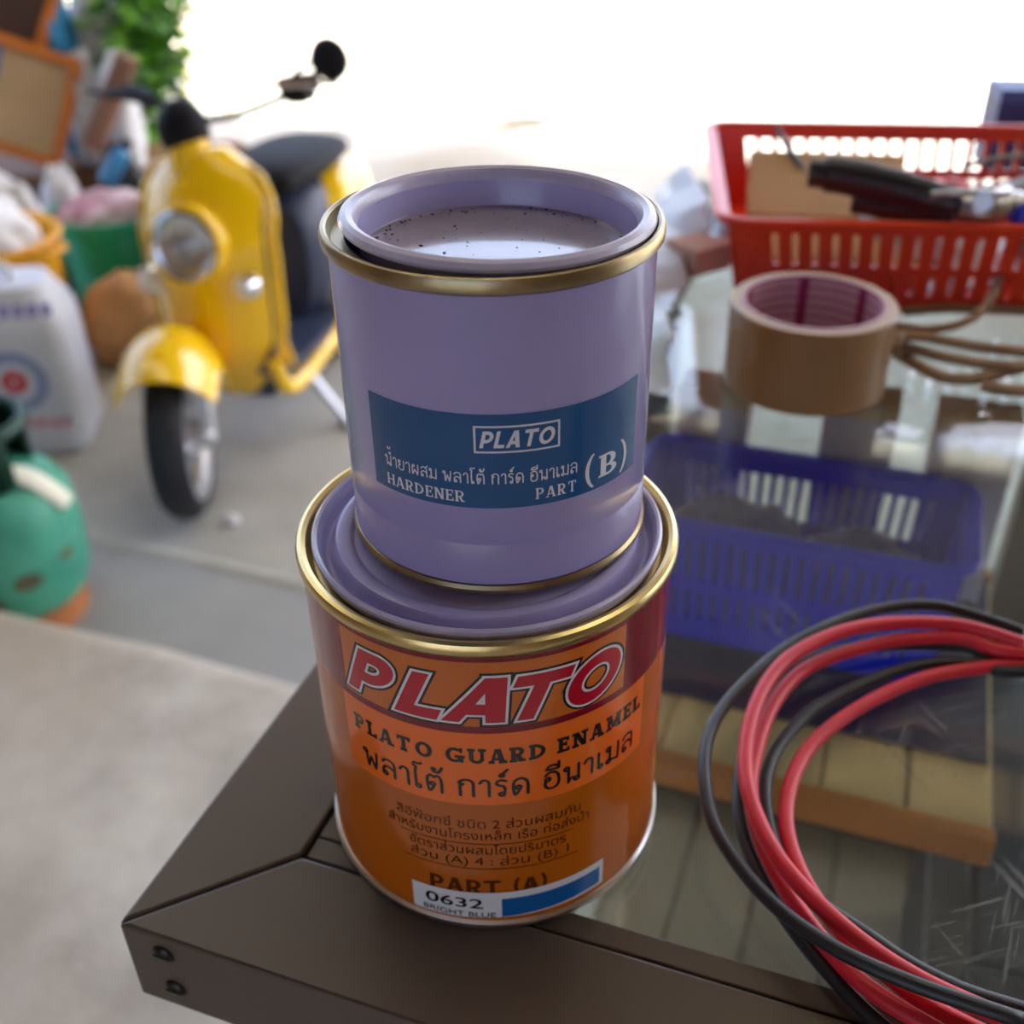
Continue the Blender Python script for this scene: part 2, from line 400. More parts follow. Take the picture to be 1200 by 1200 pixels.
# strokes of the looped Thai letters, consonant height 1: ('s', points) a stroke, ('o', x, y, r) a loop
TH_G = {
 'ก': (.74, [('s', [(.12, 0), (.12, .55), (.14, .66), (.26, .72), (.08, .80), (.22, .96), (.40, 1.0), (.56, .95), (.64, .78), (.64, .4), (.64, 0)])]),
 'ด': (.76, [('o', .29, .46, .10), ('s', [(.38, .42), (.28, .18), (.15, 0), (.10, .25), (.08, .55), (.14, .85), (.36, 1.0), (.58, .88), (.66, .6), (.66, .3), (.66, 0)])]),
 'ต': (.76, [('o', .29, .46, .10), ('s', [(.38, .42), (.28, .18), (.15, 0), (.10, .25), (.07, .55), (.10, .86), (.24, 1.0), (.37, .88)]), ('s', [(.37, .88), (.50, 1.0), (.62, .86), (.66, .6), (.66, .3), (.66, 0)])]),
 'พ': (.86, [('o', .12, .88, .10), ('s', [(.20, .84), (.21, .4), (.24, 0)]), ('s', [(.24, 0), (.42, .62)]), ('s', [(.42, .62), (.62, 0)]), ('s', [(.62, 0), (.70, .5), (.72, 1.0)])]),
 'ผ': (.84, [('o', .24, .86, .10), ('s', [(.14, .86), (.12, .4), (.14, 0)]), ('s', [(.14, 0), (.38, .50)]), ('s', [(.38, .50), (.64, 0)]), ('s', [(.64, 0), (.70, .5), (.70, 1.0)])]),
 'ล': (.76, [('o', .18, .12, .10), ('s', [(.10, .16), (.10, .38), (.24, .56), (.44, .54), (.62, .40)]), ('s', [(.08, .80), (.20, .96), (.38, 1.0), (.56, .93), (.64, .76), (.64, .4), (.64, 0)])]),
 'ส': (.76, [('o', .18, .12, .10), ('s', [(.10, .16), (.10, .38), (.24, .56), (.44, .54), (.62, .40)]), ('s', [(.08, .80), (.20, .96), (.38, 1.0), (.56, .88), (.64, .70), (.64, .4), (.64, 0)]), ('s', [(.50, .90), (.72, 1.14)])]),
 'า': (.52, [('s', [(.06, .80), (.14, .95), (.26, 1.0), (.38, .94), (.42, .76), (.42, .4), (.42, 0)])]),
 'โ': (.46, [('o', .24, .11, .10), ('s', [(.15, .14), (.14, .6), (.14, 1.05), (.18, 1.28), (.06, 1.36), (.12, 1.54), (.28, 1.50), (.42, 1.58)])]),
 'เ': (.40, [('o', .22, .11, .10), ('s', [(.13, .14), (.12, .6), (.12, 1.0)])]),
 'ร': (.56, [('o', .30, .11, .10), ('s', [(.38, .14), (.42, .40), (.36, .60), (.20, .66), (.08, .78), (.16, .95), (.30, .98), (.46, .92)])]),
 'อ': (.74, [('o', .18, .58, .10), ('s', [(.10, .52), (.08, .20), (.22, .02), (.42, 0), (.60, .14), (.65, .50), (.58, .86), (.38, 1.0), (.20, .96), (.08, .82)])]),
 'น': (.80, [('o', .14, .88, .10), ('s', [(.22, .84), (.23, .4), (.23, 0)]), ('o', .60, .12, .11), ('s', [(.23, .06), (.38, .26), (.52, .18)]), ('s', [(.68, .18), (.68, .6), (.68, 1.0)])]),
 'ม': (.80, [('o', .14, .88, .10), ('s', [(.22, .84), (.22, .5), (.22, .2)]), ('o', .16, .12, .11), ('s', [(.26, .14), (.44, .10), (.66, .02)]), ('s', [(.66, .02), (.68, .5), (.68, 1.0)])]),
 'ย': (.76, [('o', .20, .88, .10), ('s', [(.11, .86), (.10, .70), (.18, .58), (.30, .55)]), ('s', [(.30, .55), (.14, .44), (.10, .20), (.26, .02), (.50, .02), (.64, .20), (.66, .6), (.66, 1.0)])]),
 '\u0e35': (0, [('s', [(-.62, 1.18), (-.52, 1.36), (-.34, 1.42), (-.16, 1.34), (-.10, 1.18), (-.36, 1.17), (-.62, 1.18)]), ('s', [(-.11, 1.2), (-.10, 1.56)])]),
 '\u0e49': (0, [('o', -.40, 1.40, .06), ('s', [(-.36, 1.34), (-.40, 1.24), (-.22, 1.22), (-.10, 1.40), (-.06, 1.54)])]),
 '\u0e4c': (0, [('o', -.26, 1.28, .08), ('s', [(-.26, 1.36), (-.16, 1.46), (-.04, 1.62)])]),
 '\u0e4d': (0, [('o', -.18, 1.28, .09)]),
}
def thai(t, w, gap=.10):
    x = 0; out = []
    for c in t:
        if c not in TH_G: x += .42; continue
        wd, st = TH_G[c]
        for q in st:
            P = [arc(q[1], q[2], q[3], q[3], a, a + 181, w, w, 10) for a in (0, 180)] if q[0] == 'o' else band(q[1], w)
            out += [[(a + x - (gap if wd == 0 else 0), b) for a, b in p] for p in P]
        x += wd + (gap if wd else 0)
    return out

# ================================================================== SETTING
concrete('floor_low', srgb(160, 158, 150), srgb(186, 185, 177), srgb(146, 138, 122), 2.2)
concrete('floor_strip', srgb(146, 147, 146), srgb(160, 160, 157), srgb(150, 149, 146), 2.5, bump=.05)
concrete('floor_up', srgb(166, 159, 147), srgb(202, 196, 183), srgb(176, 164, 146), 4.5)
concrete('yard', srgb(186, 178, 164), srgb(200, 192, 178), srgb(176, 168, 154), 1.5)
concrete('road', srgb(150, 144, 136), srgb(164, 158, 150), srgb(156, 150, 142), 1.2)
concrete('plaster', srgb(190, 184, 172), srgb(205, 198, 186), srgb(176, 170, 160), 1.5, bump=.05)
concrete('boarding', srgb(136, 110, 88), srgb(156, 128, 104), srgb(120, 96, 76), 1.5, bump=.05)
mat('sheet', srgb(66, 60, 56), .45, .3, .12, 3)
mat('rafter', srgb(120, 84, 52), .7, 0, .25, 8)
def struct(name, mb, m, **k):
    o = mb.build(name, m, smooth=False, **k); o.rotation_euler = (0, 0, BROT); return tag(o, kind='structure')
STEP_N = 1.22; JOINT_N = 1.65; UPZ = .17
# upper slab with a worn rounded nosing
prof = [(-3.4, 0.0), (STEP_N, 0.0), (STEP_N + .004, UPZ - .03), (STEP_N - .004, UPZ - .012), (STEP_N - .02, UPZ - .002), (STEP_N - .05, UPZ), (-3.4, UPZ)]
mb = MB(); N = 90; random.seed(3)
rings = []
for i in range(N + 1):
    a = -5 + 12 * i / N
    w = .012 * noise.noise(Vector((a * 3, 0, 0))) + .006 * noise.noise(Vector((a * 11, 4, 0)))
    rings.append([(a, n + (w if 1 <= k <= 4 else 0), z) for k, (n, z) in enumerate(prof)])
mb.loft(rings); o = mb.build('floor', 'floor_up', sharp=60); o.rotation_euler = (0, 0, BROT); tag(o, 'raised worn concrete floor slab with a rounded step edge', kind='structure')
o = struct('floor', MB().box(-5, 7, STEP_N, JOINT_N, -.1, .006), 'floor_strip'); o['label'] = 'smooth grey cement strip along the foot of the step'
# slightly humped mortar joint
mb = MB(); pts = [(-5 + .1 * i, JOINT_N + .012 * noise.noise(Vector((i * .4, 2, 0))), .002) for i in range(120)]
mb.tube(pts, .022, 8, flat=.4); o = mb.build('trim_1', 'floor_low'); o.rotation_euler = (0, 0, BROT); tag(o, 'low mortar ridge between cement strip and rough floor', kind='structure')
o = struct('floor', MB().box(-5, 7, JOINT_N, 6.9, -.1, 0), 'floor_low'); o['label'] = 'rough shaded concrete floor under the scooter'
o = struct('ground', MB().box(-25, 30, 6.9, 9.6, -.12, -.004), 'yard'); o['label'] = 'sunlit pale yard in front of the shed'
o = struct('road', MB().box(-25, 30, 9.6, 30, -.12, -.01), 'road'); o['label'] = 'sunlit road beyond the yard'
o = struct('wall_far', MB().box(-25, 30, 24, 24.2, 0, 2.6), 'plaster')
# roof of corrugated sheet on rafters
EAVE_N, EAVE_Z, BACK_N, BACK_Z = 7.05, 4.64, -7.0, 5.8
def roof_z(n): return BACK_Z + (EAVE_Z - BACK_Z) * (n - BACK_N) / (EAVE_N - BACK_N)
def translucent(name, c):
    m = bpy.data.materials.new(name); m.use_nodes = True; MATS[name] = m; n = m.node_tree.nodes; l = m.node_tree.links
    n.remove(n['Principled BSDF']); t = n.new('ShaderNodeBsdfTranslucent'); d = n.new('ShaderNodeBsdfDiffuse'); x = n.new('ShaderNodeMixShader')
    tc = n.new('ShaderNodeTexCoord'); nz = n.new('ShaderNodeTexNoise'); nz.inputs['Scale'].default_value = 2.5; nz.inputs['Detail'].default_value = 6; l.new(tc.outputs['Object'], nz.inputs['Vector'])
    rp = n.new('ShaderNodeValToRGB'); rp.color_ramp.elements[0].position = .3; rp.color_ramp.elements[1].position = .7; rp.color_ramp.elements[0].color = (*[q * .75 for q in c], 1); rp.color_ramp.elements[1].color = (*c, 1); l.new(nz.outputs[0], rp.inputs[0])
    l.new(rp.outputs[0], t.inputs[0]); l.new(rp.outputs[0], d.inputs[0]); x.inputs[0].default_value = .35; l.new(t.outputs[0], x.inputs[1]); l.new(d.outputs[0], x.inputs[2]); l.new(x.outputs[0], n['Material Output'].inputs[0])
translucent('skylight', (.76, .76, .68)); translucent('skylight_old', (.46, .36, .22))
def sheet_roof(n0, n1, a0=-5, a1=7, ragged=False):
    mb = MB(); rings = []; NA = max(4, int((a1 - a0) * 22))
    for i in range(NA + 1):
        a = a0 + (a1 - a0) * i / NA; z = .02 * math.sin(a * 2 * math.pi / .18); e = n1 + (.05 * noise.noise(Vector((a * 4, 9, 0))) if ragged else 0)
        rings.append([(a, n0, roof_z(n0) + z), (a, e, roof_z(e) + z), (a, e, roof_z(e) + z + .006), (a, n0, roof_z(n0) + z + .006)])
    return mb.loft(rings)
roof = sheet_roof(BACK_N, 1.4).build('ceiling', 'sheet', sharp=60); roof.rotation_euler = (0, 0, BROT); tag(roof, 'corrugated metal shed roof with translucent panels', kind='structure')
sheet_roof(2.4, 3.88).build('roof_sheet', 'sheet', roof, sharp=60); sheet_roof(4.30, 6.68).build('roof_sheet', 'sheet', roof, sharp=60)
sheet_roof(1.4, 2.4).build('skylight_panel', 'skylight', roof, sharp=60)  # extra strip added overhead to brighten the floor and table top
for k in range(24): sheet_roof(3.88, 4.30, -5 + k * .5, -4.53 + k * .5).build('skylight_panel', 'skylight_old', roof, sharp=60); sheet_roof(3.88, 4.30, -4.53 + k * .5, -4.5 + k * .5).build('roof_sheet', 'sheet', roof, sharp=60)
for k in range(21):
    a = -4.95 + k * .55; sheet_roof(6.68, EAVE_N, a, a + .42, True).build('skylight_panel', 'skylight', roof, sharp=60); sheet_roof(6.68, EAVE_N, a + .42, a + .55, True).build('roof_sheet', 'sheet', roof, sharp=60)
for i in range(9):
    n0 = (-6.6, -4.6, -2.6, -.6, 1.35, 2.45, 3.84, 4.34, 6.64)[i]; z0 = roof_z(n0)
    MB().box(-5, 7, n0 - .03, n0 + .03, z0 - .12, z0 - .025).build('rafter', 'rafter', roof, smooth=False)
o = struct('wall_left', MB().box(-4.2, -4.05, -3.5, 1.0, 0, 5.6), 'boarding')  # unseen side wall, its length set to limit light on the can fronts
o = struct('wall_right', MB().box(5.0, 5.15, -3.5, 2.5, 0, 5.6), 'boarding')  # unseen, added to hold back side light from the can fronts
mb = MB(); mb.box(-4.2, -1.3, -3.55, -3.4, 0, 6.0); mb.box(1.2, 7, -3.55, -3.4, 0, 6.0); mb.box(-1.3, 1.2, -3.55, -3.4, 2.6, 6.0)
struct('wall_back', mb, 'boarding')
o = struct('ground', MB().box(-14, 18, -14, -3.4, -.12, 0.1), 'yard'); o['label'] = 'open ground behind the shed'

# ================================================================== TABLE
mat('brown_frame', srgb(88, 75, 64), .42, .2, .06, 6, bump=.02, bscale=200)
mat('brown_side', srgb(84, 70, 58), .38, .25, .06, 6)
mat('screw', srgb(52, 48, 46), .35, .8)
glass_pane()
mat('reflection_tan', srgb(214, 178, 122), .65, 0, .18, 6, bump=.1)  # tan stands in for lit roof panels mirrored in the glass
mat('reflection_tan_shaded', srgb(146, 126, 96), .7, 0, .18, 6, bump=.1)  # darker copy of the tan: shade on the lower slats put into the colour
mat('reflection_orange', srgb(210, 126, 48), .55, 0, .2, 9)
TW, TD, FWD, STR = 1.25, .80, .041, .009
tbl = empty('glass_table', (KC.x, KC.y, UPZ), BROT, 'brown metal-framed table with a scratched glass top holding the paint cans', 'table')
TH = TZ - UPZ
FH = .036
def rail(pts):                                      # one mitred rail of the top frame
    return MB().prism(pts, TH - FH, TH).build('frame_rail', 'brown_frame', tbl, smooth=False, bevel=.0012)
g = .0004
rail([(0, 0), (TW, 0), (TW - FWD, FWD - g), (FWD, FWD - g)])
rail([(0, TD), (FWD, TD - FWD), (TW - FWD, TD - FWD), (TW, TD)])
rail([(0, g), (FWD - g, FWD + g), (FWD - g, TD - FWD), (0, TD)])
rail([(TW, g), (TW, TD), (TW - FWD, TD - FWD), (TW - FWD, FWD)])
for (x0, x1, y0, y1) in ((FWD + .0006, TW - FWD, FWD + .0006, FWD + STR), (FWD + .0006, TW - FWD, TD - FWD - STR, TD - FWD), (FWD + .0006, FWD + STR, FWD + STR + .0006, TD - FWD - STR), (TW - FWD - STR, TW - FWD, FWD + STR, TD - FWD - STR)):
    MB().box(x0, x1, y0, y1, TH - .02, TH - .0012).build('glazing_bead', 'brown_frame', tbl, smooth=False, bevel=.0006)
MB().box(FWD + STR * .6, TW - FWD - STR * .6, FWD + STR * .6, TD - FWD - STR * .6, TH - .0068, TH - .0018).build('glass_pane', 'glass', tbl, smooth=False)
for x, z in ((.0145, -.0085), (.0155, -.0255)):        # the two screws at the corner
    M = Matrix.Translation((x, 0, TH + z)) @ Matrix.Rotation(R(90), 4, 'X')
    s = MB().lathe([(0, .0016), (.0022, .0014), (.0036, .0006), (.0040, -.0002), (.0040, -.001)], 20, M).build('screw', 'screw', tbl)
    MB().box(-.0026, .0026, -.0004, .0004, .0012, .0018, M).build('screw_slot', 'brown_side', s, smooth=False)
# two slatted shelves; their tan and orange stand in for the reflected roof
def shelf(z, v0, v1, m, u0, u1, pw):
    u = u0; first = None
    while u < u1 - .01:
        b = MB().box(-pw / 2 + .0010, pw / 2 - .0010, 0, v1 - v0, -.012, 0)
        if first is None: o = b.build('reflection_slat', m, tbl, smooth=False, bevel=.001); first = o
        else: o = first.copy(); COL.objects.link(o)
        o.location = (u + pw / 2, v0, TH + z); u += pw
    MB().box(u0, u, v0, v1, TH + z - .018, TH + z - .0122).build('gap_backing', 'brown_side', tbl, smooth=False)  # dark backing added so no light shows through the slat gaps
    return u
ue = shelf(-.20, .318, .56, 'reflection_tan', .058, .29, .0475)
MB().box(.05, ue, .306, .317, TH - .216, TH - .196).build('reflection_rail', 'reflection_orange', tbl, smooth=False, bevel=.001)
MB().box(.05, ue, .56, .572, TH - .216, TH - .196).build('reflection_rail', 'reflection_orange', tbl, smooth=False, bevel=.001)
ue2 = shelf(-.50, .20, .566, 'reflection_tan_shaded', .045, .60, .062)
MB().box(.03, ue2, .19, .199, TH - .516, TH - .498).build('reflection_rail', 'reflection_orange', tbl, smooth=False, bevel=.001)
MB().box(.03, ue2, .567, .576, TH - .516, TH - .480).build('reflection_rail', 'brown_side', tbl, smooth=False, bevel=.001)

for x, y in ((.032, .335), (.032, .59), (ue + .02, .59), (TW - .09, .335), (TW - .09, .59)):
    if True:
        MB().box(x - .015, x + .015, y - .015, y + .015, 0, TH - FH).build('leg', 'brown_side', tbl, smooth=False, bevel=.002)
# ================================================================== PAINT CANS
LAV = (.36, .325, .60)
mat('lavender', LAV, .22, 0, .03, 30, coat=.3)
mat('lavender_lid', (.46, .43, .72), .25, 0, .05, 40, coat=.2, bump=.01, bscale=60)
mat('lavender_lip', (.56, .52, .70), .28, 0, .12, 60, coat=.2)
mat('gold', (.72, .56, .26), .28, 1.0, .12, 60)
mat('dull_gold', (.38, .31, .18), .32, 1.0, .2, 90)
mat('silver', (.72, .72, .70), .3, 1.0, .1, 60)
def glossy_print(name, c, rough=.22): return mat(name, c, rough, 0, coat=.5)
glossy_print('can_orange', srgb(192, 98, 12)); glossy_print('panel_orange', srgb(214, 112, 34)); glossy_print('panel_bright', srgb(252, 120, 34))
glossy_print('dark_red', srgb(132, 10, 34)); glossy_print('plato_red', srgb(196, 14, 44)); glossy_print('print_black', (.012, .010, .012)); glossy_print('print_white', (.80, .78, .78))
glossy_print('print_brown', srgb(92, 44, 8)); glossy_print('label_blue', srgb(6, 82, 140)); glossy_print('label_white', (.74, .76, .84)); glossy_print('swatch_blue', srgb(10, 100, 176)); glossy_print('sticker', (.82, .83, .86), .4)
def lid_plate_mat():
    m = mat('lid_plate', (.33, .285, .32), .2, 0, .1, 25, coat=.6, bump=.03, bscale=25, spec=.8)
    nt = m.node_tree; n = nt.nodes; l = nt.links; p = n['Principled BSDF']
    src = p.inputs['Base Color'].links[0].from_socket
    tc = n.new('ShaderNodeTexCoord'); vo = n.new('ShaderNodeTexVoronoi'); vo.inputs['Scale'].default_value = 230; l.new(tc.outputs['Object'], vo.inputs['Vector'])
    nz = n.new('ShaderNodeTexNoise'); nz.inputs['Scale'].default_value = 90; l.new(tc.outputs['Object'], nz.inputs['Vector'])
    mm = n.new('ShaderNodeMath'); mm.operation = 'MULTIPLY'; l.new(nz.outputs[0], mm.inputs[0]); mm.inputs[1].default_value = .26
    lt = n.new('ShaderNodeMath'); lt.operation = 'LESS_THAN'; l.new(vo.outputs['Distance'], lt.inputs[0]); l.new(mm.outputs[0], lt.inputs[1])
    mx = n.new('ShaderNodeMixRGB'); mx.inputs[2].default_value = (.10, .09, .10, 1); l.new(src, mx.inputs[1])
    sc = n.new('ShaderNodeMath'); sc.operation = 'MULTIPLY'; sc.inputs[1].default_value = .0; l.new(lt.outputs[0], sc.inputs[0]); l.new(sc.outputs[0], mx.inputs[0]); l.new(mx.outputs[0], p.inputs['Base Color'])
lid_plate_mat()

def wrap_build(bm, name, r, m, parent, thick=0):
    """bend a flat mesh (x = arc length, y = height, metres) round a can standing at the parent's origin"""
    vs_ = []; idx = {}
    for i, v in enumerate(bm.verts):
        t = v.co.x / r; vs_.append((r * math.sin(t), -r * math.cos(t), v.co.y)); idx[v] = i
    fs = [tuple(idx[v] for v in f.verts) for f in bm.faces]; bm.free()
    q = MB(); q.add(vs_, fs); return q.build(name, m, parent, smooth=True, sharp=60, recalc=False)
def patch(parent, name, t0, t1, z0, z1, r, m, dz=0.0, z0r=None):
    """curved rectangle; dz tilts it so its right end is higher"""
    n = max(2, int(abs(t1 - t0) / 2.0)); q = MB(); vs_ = []
    for i in range(n + 1):
        t = R(t0 + (t1 - t0) * i / n); f = i / n
        zz0 = z0 + ((z0r - z0) * f if z0r is not None else 0)
        vs_ += [(r * math.sin(t), -r * math.cos(t), zz0), (r * math.sin(t), -r * math.cos(t), z1 + dz * f)]
    q.add(vs_, [(2 * i, 2 * i + 2, 2 * i + 3, 2 * i + 1) for i in range(n)])
    return q.build(name, m, parent, recalc=False)
def lettering(parent, name, polys, t0, t1, z0, z1, r, m, ref=None, shear=0, off=0, poly_fitted=None):
    P = fit(polys, R(t0) * r, R(t1) * r, z0, z1, ref, shear)
    if off: P = offset(P, off)
    P = [[(x * 1e3, y * 1e3) for x, y in p] for p in P]
    bm = fill(P, 2.0)
    for v in bm.verts: v.co *= 1e-3
    return wrap_build(bm, name, r, m, parent)
KO = bbox(font_polys('ก'))[2:]                      # height of a Thai consonant

# ---- the large orange can
RA, HA = .0532, .111
canA = empty('paint_can', (-.0072, .2605, TZ), 0, 'large orange paint can with a lavender lid, under the smaller can', 'paint can')
body = MB().lathe([(0, .0012), (.0505, .0012), (.0515, .0), (.0532, .0), (.0541, .0008), (.0541, .0022), (.0534, .0030), (RA, .0036), (RA, .1055), (.0530, .1066)], 128).build('body', 'can_orange', canA)
MB().lathe([(.0512, .0), (.0536, -.0001), (.0545, .0008), (.0545, .0022), (.0536, .0031), (.0533, .0031)], 128).build('bottom_seam', 'silver', canA)
MB().lathe([(.0531, .1066), (.0540, .1070), (.0546, .1080), (.0547, .1096), (.0541, .1108), (.0530, .1112), (.0518, .1108), (.0511, .1098), (.0506, .1075), (.0500, .1066), (.0492, .1068), (.047, .1068), (.047, .106), (.0531, .106)], 128).build('rim', 'gold', canA)
lidA = MB().lathe([(.0476, .1098), (.0475, .1092), (.0472, .1080), (.0462, .1068), (.0452, .1068), (.0442, .1080), (.0436, .1100), (.0430, .1110), (.0420, .1113), (.0405, .1113), (.0390, .1106), (.0380, .1098), (.0, .1096)], 128).build('lid', 'lavender_lid', canA)
MB().lathe([(.0484, .1072), (.0492, .1088), (.0500, .1106), (.0499, .1117), (.0492, .1122), (.0484, .1118), (.0478, .1104), (.0474, .1090)], 128).build('lip', 'lavender_lip', lidA)
z0, z1 = .0805, .1066
patch(body, 'red_band', -180, 180, z0, z1, RA + .00008, MATS['dark_red'])
pa = patch(body, 'name_panel', -46.4, 43.3, .0830, .1050, RA + .00016, MATS['panel_orange'])
pb = patch(body, 'product_panel', -48.8, 54.5, .0532, .0804, RA + .00008, MATS['panel_bright'])
# PLATO: red letters, white edge, black edge; wide leaning capitals
def plato(V, H, wd, gap): return word('PLATO', V, H, 0, wd, gap)
big = []
for ch, ta, tb, zb, zt in (('P', -45.2, -27.0, .0850, .1008), ('L', -27.8, -13.0, .0843, .0998), ('A', -13.4, 5.9, .0845, .1000), ('T', 7.2, 25.6, .0846, .0998), ('O', 23.2, 41.6, .0845, .1004)):
    P, _ = glyph(ch, .30, .24, 0, 1.25)
    big += fit(P, R(ta) * RA, R(tb) * RA, zb, zt, None, .42)
def whole(name, polys, off, r, m, parent):
    P = offset(polys, off) if off else polys
    P = [[(x * 1e3, y * 1e3) for x, y in p] for p in P]; bm = fill(P, 2.0)
    for v in bm.verts: v.co *= 1e-3
    return wrap_build(bm, name, r, m, parent)
whole('letter_outline', big, .00145, RA + .00022, MATS['print_black'], body)
whole('letter_edge', big, .00075, RA + .00028, MATS['print_white'], body)
whole('lettering', big, 0, RA + .00034, MATS['plato_red'], body)
lettering(body, 'lettering', word('PLATO GUARD ENAMEL', .28, .18, .10, 1.05, .13), -44.6, 52.6, .0694, .0749, RA + .00018, MATS['print_black'])
lettering(body, 'lettering', thai('พลาโต้ การ์ด อีนาเมล', .135), -42.3, 49.5, .0568, .0630, RA + .00018, MATS['print_black'], ref=(0, 1))
lines = (('สีอีพ๊อกซี่ ชนิด 2 ส่วนผสมกัน', -30.5, 28.4, .0437), ('สำหรับงานโครงเหล็ก เรือ ท่อส่งน้ำ', -34, 31.6, .0388), ('อัตราส่วนผสมโดยปริมาตร', -26.6, 23.4, .0327), ('ส่วน (A) 4 : ส่วน (B) 1', -26.6, 24.5, .0280))
for t, a, b, z in lines:
    lettering(body, 'lettering', orient(font_polys(t)), a, b, z, z + .0027, RA + .00012, MATS['print_brown'], ref=KO)
for a, b, z in ((-29.6, 26.2, .0369), (-29.2, 27.8, .0262)): patch(body, 'printed_rule', a, b, z, z + .00028, RA + .00012, MATS['print_brown'])
lettering(body, 'lettering', word('PART (A)', .24, .18, 0, 1.0, .15), -20.6, 17.2, .0152, .0212, RA + .00012, MATS['print_brown'], ref=(0, 1))
stk = patch(body, 'sticker', -27.2, 38.2, .0036, .0153, RA + .00030, MATS['sticker'], dz=.0014, z0r=.0056)
lettering(stk, 'lettering', offset(orient(font_polys('0632')), .012), -22.5, -3.5, .0085, .0130, RA + .00042, MATS['print_black'])
lettering(stk, 'lettering', orient(font_polys('BRIGHT BLUE')), -23.5, .4, .0046, .0068, RA + .00042, MATS['print_black'])
patch(stk, 'colour_swatch', 2.4, 36.6, .0048, .0130, RA + .00040, MATS['swatch_blue'], dz=.0010, z0r=.0068)

# ---- the small lavender can on top
RB = .0413; ZB = TZ + .1114; HB = .0869
canB = empty('paint_can', (-.0037, .2677, ZB), 0, 'small lavender paint can with a blue label, standing on the orange can', 'paint can')
bodyB = MB().lathe([(0, .0012), (.040, .0012), (.0408, .0030), (RB, .0034), (RB, .0150), (RB - .0002, .0154), (RB - .0002, .0160), (RB, .0164), (RB, .0820), (RB, .0834)], 128).build('body', 'lavender', canB)
MB().lathe([(.0395, .0), (.0410, .0), (.0419, .0007), (.0420, .0018), (.0414, .0028), (.0411, .0029)], 128).build('bottom_seam', 'dull_gold', canB)
MB().lathe([(.0412, .0826), (.0422, .0828), (.0430, .0836), (.0431, .0856), (.0426, .0868), (.0419, .0870), (.0412, .0866), (.0407, .0852), (.0402, .0842), (.037, .0842), (.037, .083), (.0412, .082)], 128).build('rim', 'dull_gold', canB)
# its lid: rolled lip, deep wall, flat plate
lidB = MB().lathe([(.0362, .0846), (.0358, .0852), (.0354, .0874), (.0350, .0858), (.0347, .0790), (.0345, .0786)], 128).build('lid', 'lavender_lid', canB)
MB().lathe([(.0362, .0846), (.0376, .0854), (.0392, .0862), (.0397, .0872), (.0391, .0884), (.0376, .0889), (.0361, .0884), (.0353, .0872), (.0349, .0856)], 128).build('lip', 'lavender_lip', lidB)
lidB.rotation_euler = (R(-.6), R(.9), 0)
MB().lathe([(.0346, .0786), (.0338, .0782), (.0320, .0784), (.0, .0786)], 96).build('lid_plate', 'lid_plate', lidB)
mat('grime', (.05, .045, .05), .8)
random.seed(12)                                    # dried specks of dirt in the lid
mb = MB()
for k in range(150):
    if random.random() < .42: a = random.gauss(.5, .22) * math.pi; r_ = .0336 - abs(random.gauss(0, .0022))
    else: a = random.uniform(0, 2 * math.pi); r_ = .033 * math.sqrt(random.random())
    s = random.choice((.00010, .00012, .00014, .00018, .00022, .00034)); M = Matrix.Translation((r_ * math.cos(a), r_ * math.sin(a), .0786)) @ Matrix.Rotation(random.uniform(0, 3), 4, 'Z')
    mb.ell((0, 0, 0), s * random.uniform(1, 1.8), s, s * .6, 6, 4, M)
tag(mb.build('dirt_speck', 'grime', lidB), kind='stuff')
rl = RB + .0001
ZL = .1114
lab = patch(bodyB, 'label', -48.6, 59.6, .1384 - ZL, .1646 - ZL, rl, MATS['label_blue'])
bx = [[(-7.2, 161.6), (22, 161.6), (22, 154.2), (-7.2, 154.2)]]
for (a, b, c, d) in ((-7.2, 22, 161.1, 161.6), (-7.2, 22, 154.2, 154.7), (-7.2, -6.5, 154.2, 161.6), (21.3, 22, 154.2, 161.6)):
    patch(lab, 'name_box', a, b, c / 1e3 - ZL, d / 1e3 - ZL, rl + .00008, MATS['label_white'])
lettering(lab, 'lettering', word('PLATO', .26, .2, 0, 1.15, .16), -5.4, 20.2, .1556 - ZL, .1602 - ZL, rl + .00008, MATS['label_white'], shear=.3)
lettering(lab, 'lettering', thai('น\u0e4dายาผสม พลาโต้ การ์ด อีนาเมล', .12), -42.2, 28.8, .1456 - ZL, .1484 - ZL, rl + .00008, MATS['label_white'], ref=(0, 1))
lettering(lab, 'lettering', thai('\u0e49', .1), -41.0, -39.2, .1502 - ZL, .1512 - ZL, rl + .00008, MATS['label_white'])
lettering(lab, 'lettering', word('HARDENER', .2, .09, .07, 1.0, .1), -42.0, -11.0, .1400 - ZL, .1432 - ZL, rl + .00008, MATS['label_white'])
lettering(lab, 'lettering', word('PART', .2, .09, .07, 1.0, .16), 13.4, 28.4, .1402 - ZL, .1434 - ZL, rl + .00008, MATS['label_white'])
lettering(lab, 'lettering', glyph('(', .13, .06, 0)[0], 32.2, 36.2, .1392 - ZL, .1492 - ZL, rl + .00008, MATS['label_white'])
lettering(lab, 'lettering', glyph('B', .26, .1, .09)[0], 38.2, 47.4, .1412 - ZL, .1476 - ZL, rl + .00008, MATS['label_white'])
lettering(lab, 'lettering', glyph(')', .13, .06, 0)[0], 49.4, 53.4, .1392 - ZL, .1492 - ZL, rl + .00008, MATS['label_white'])

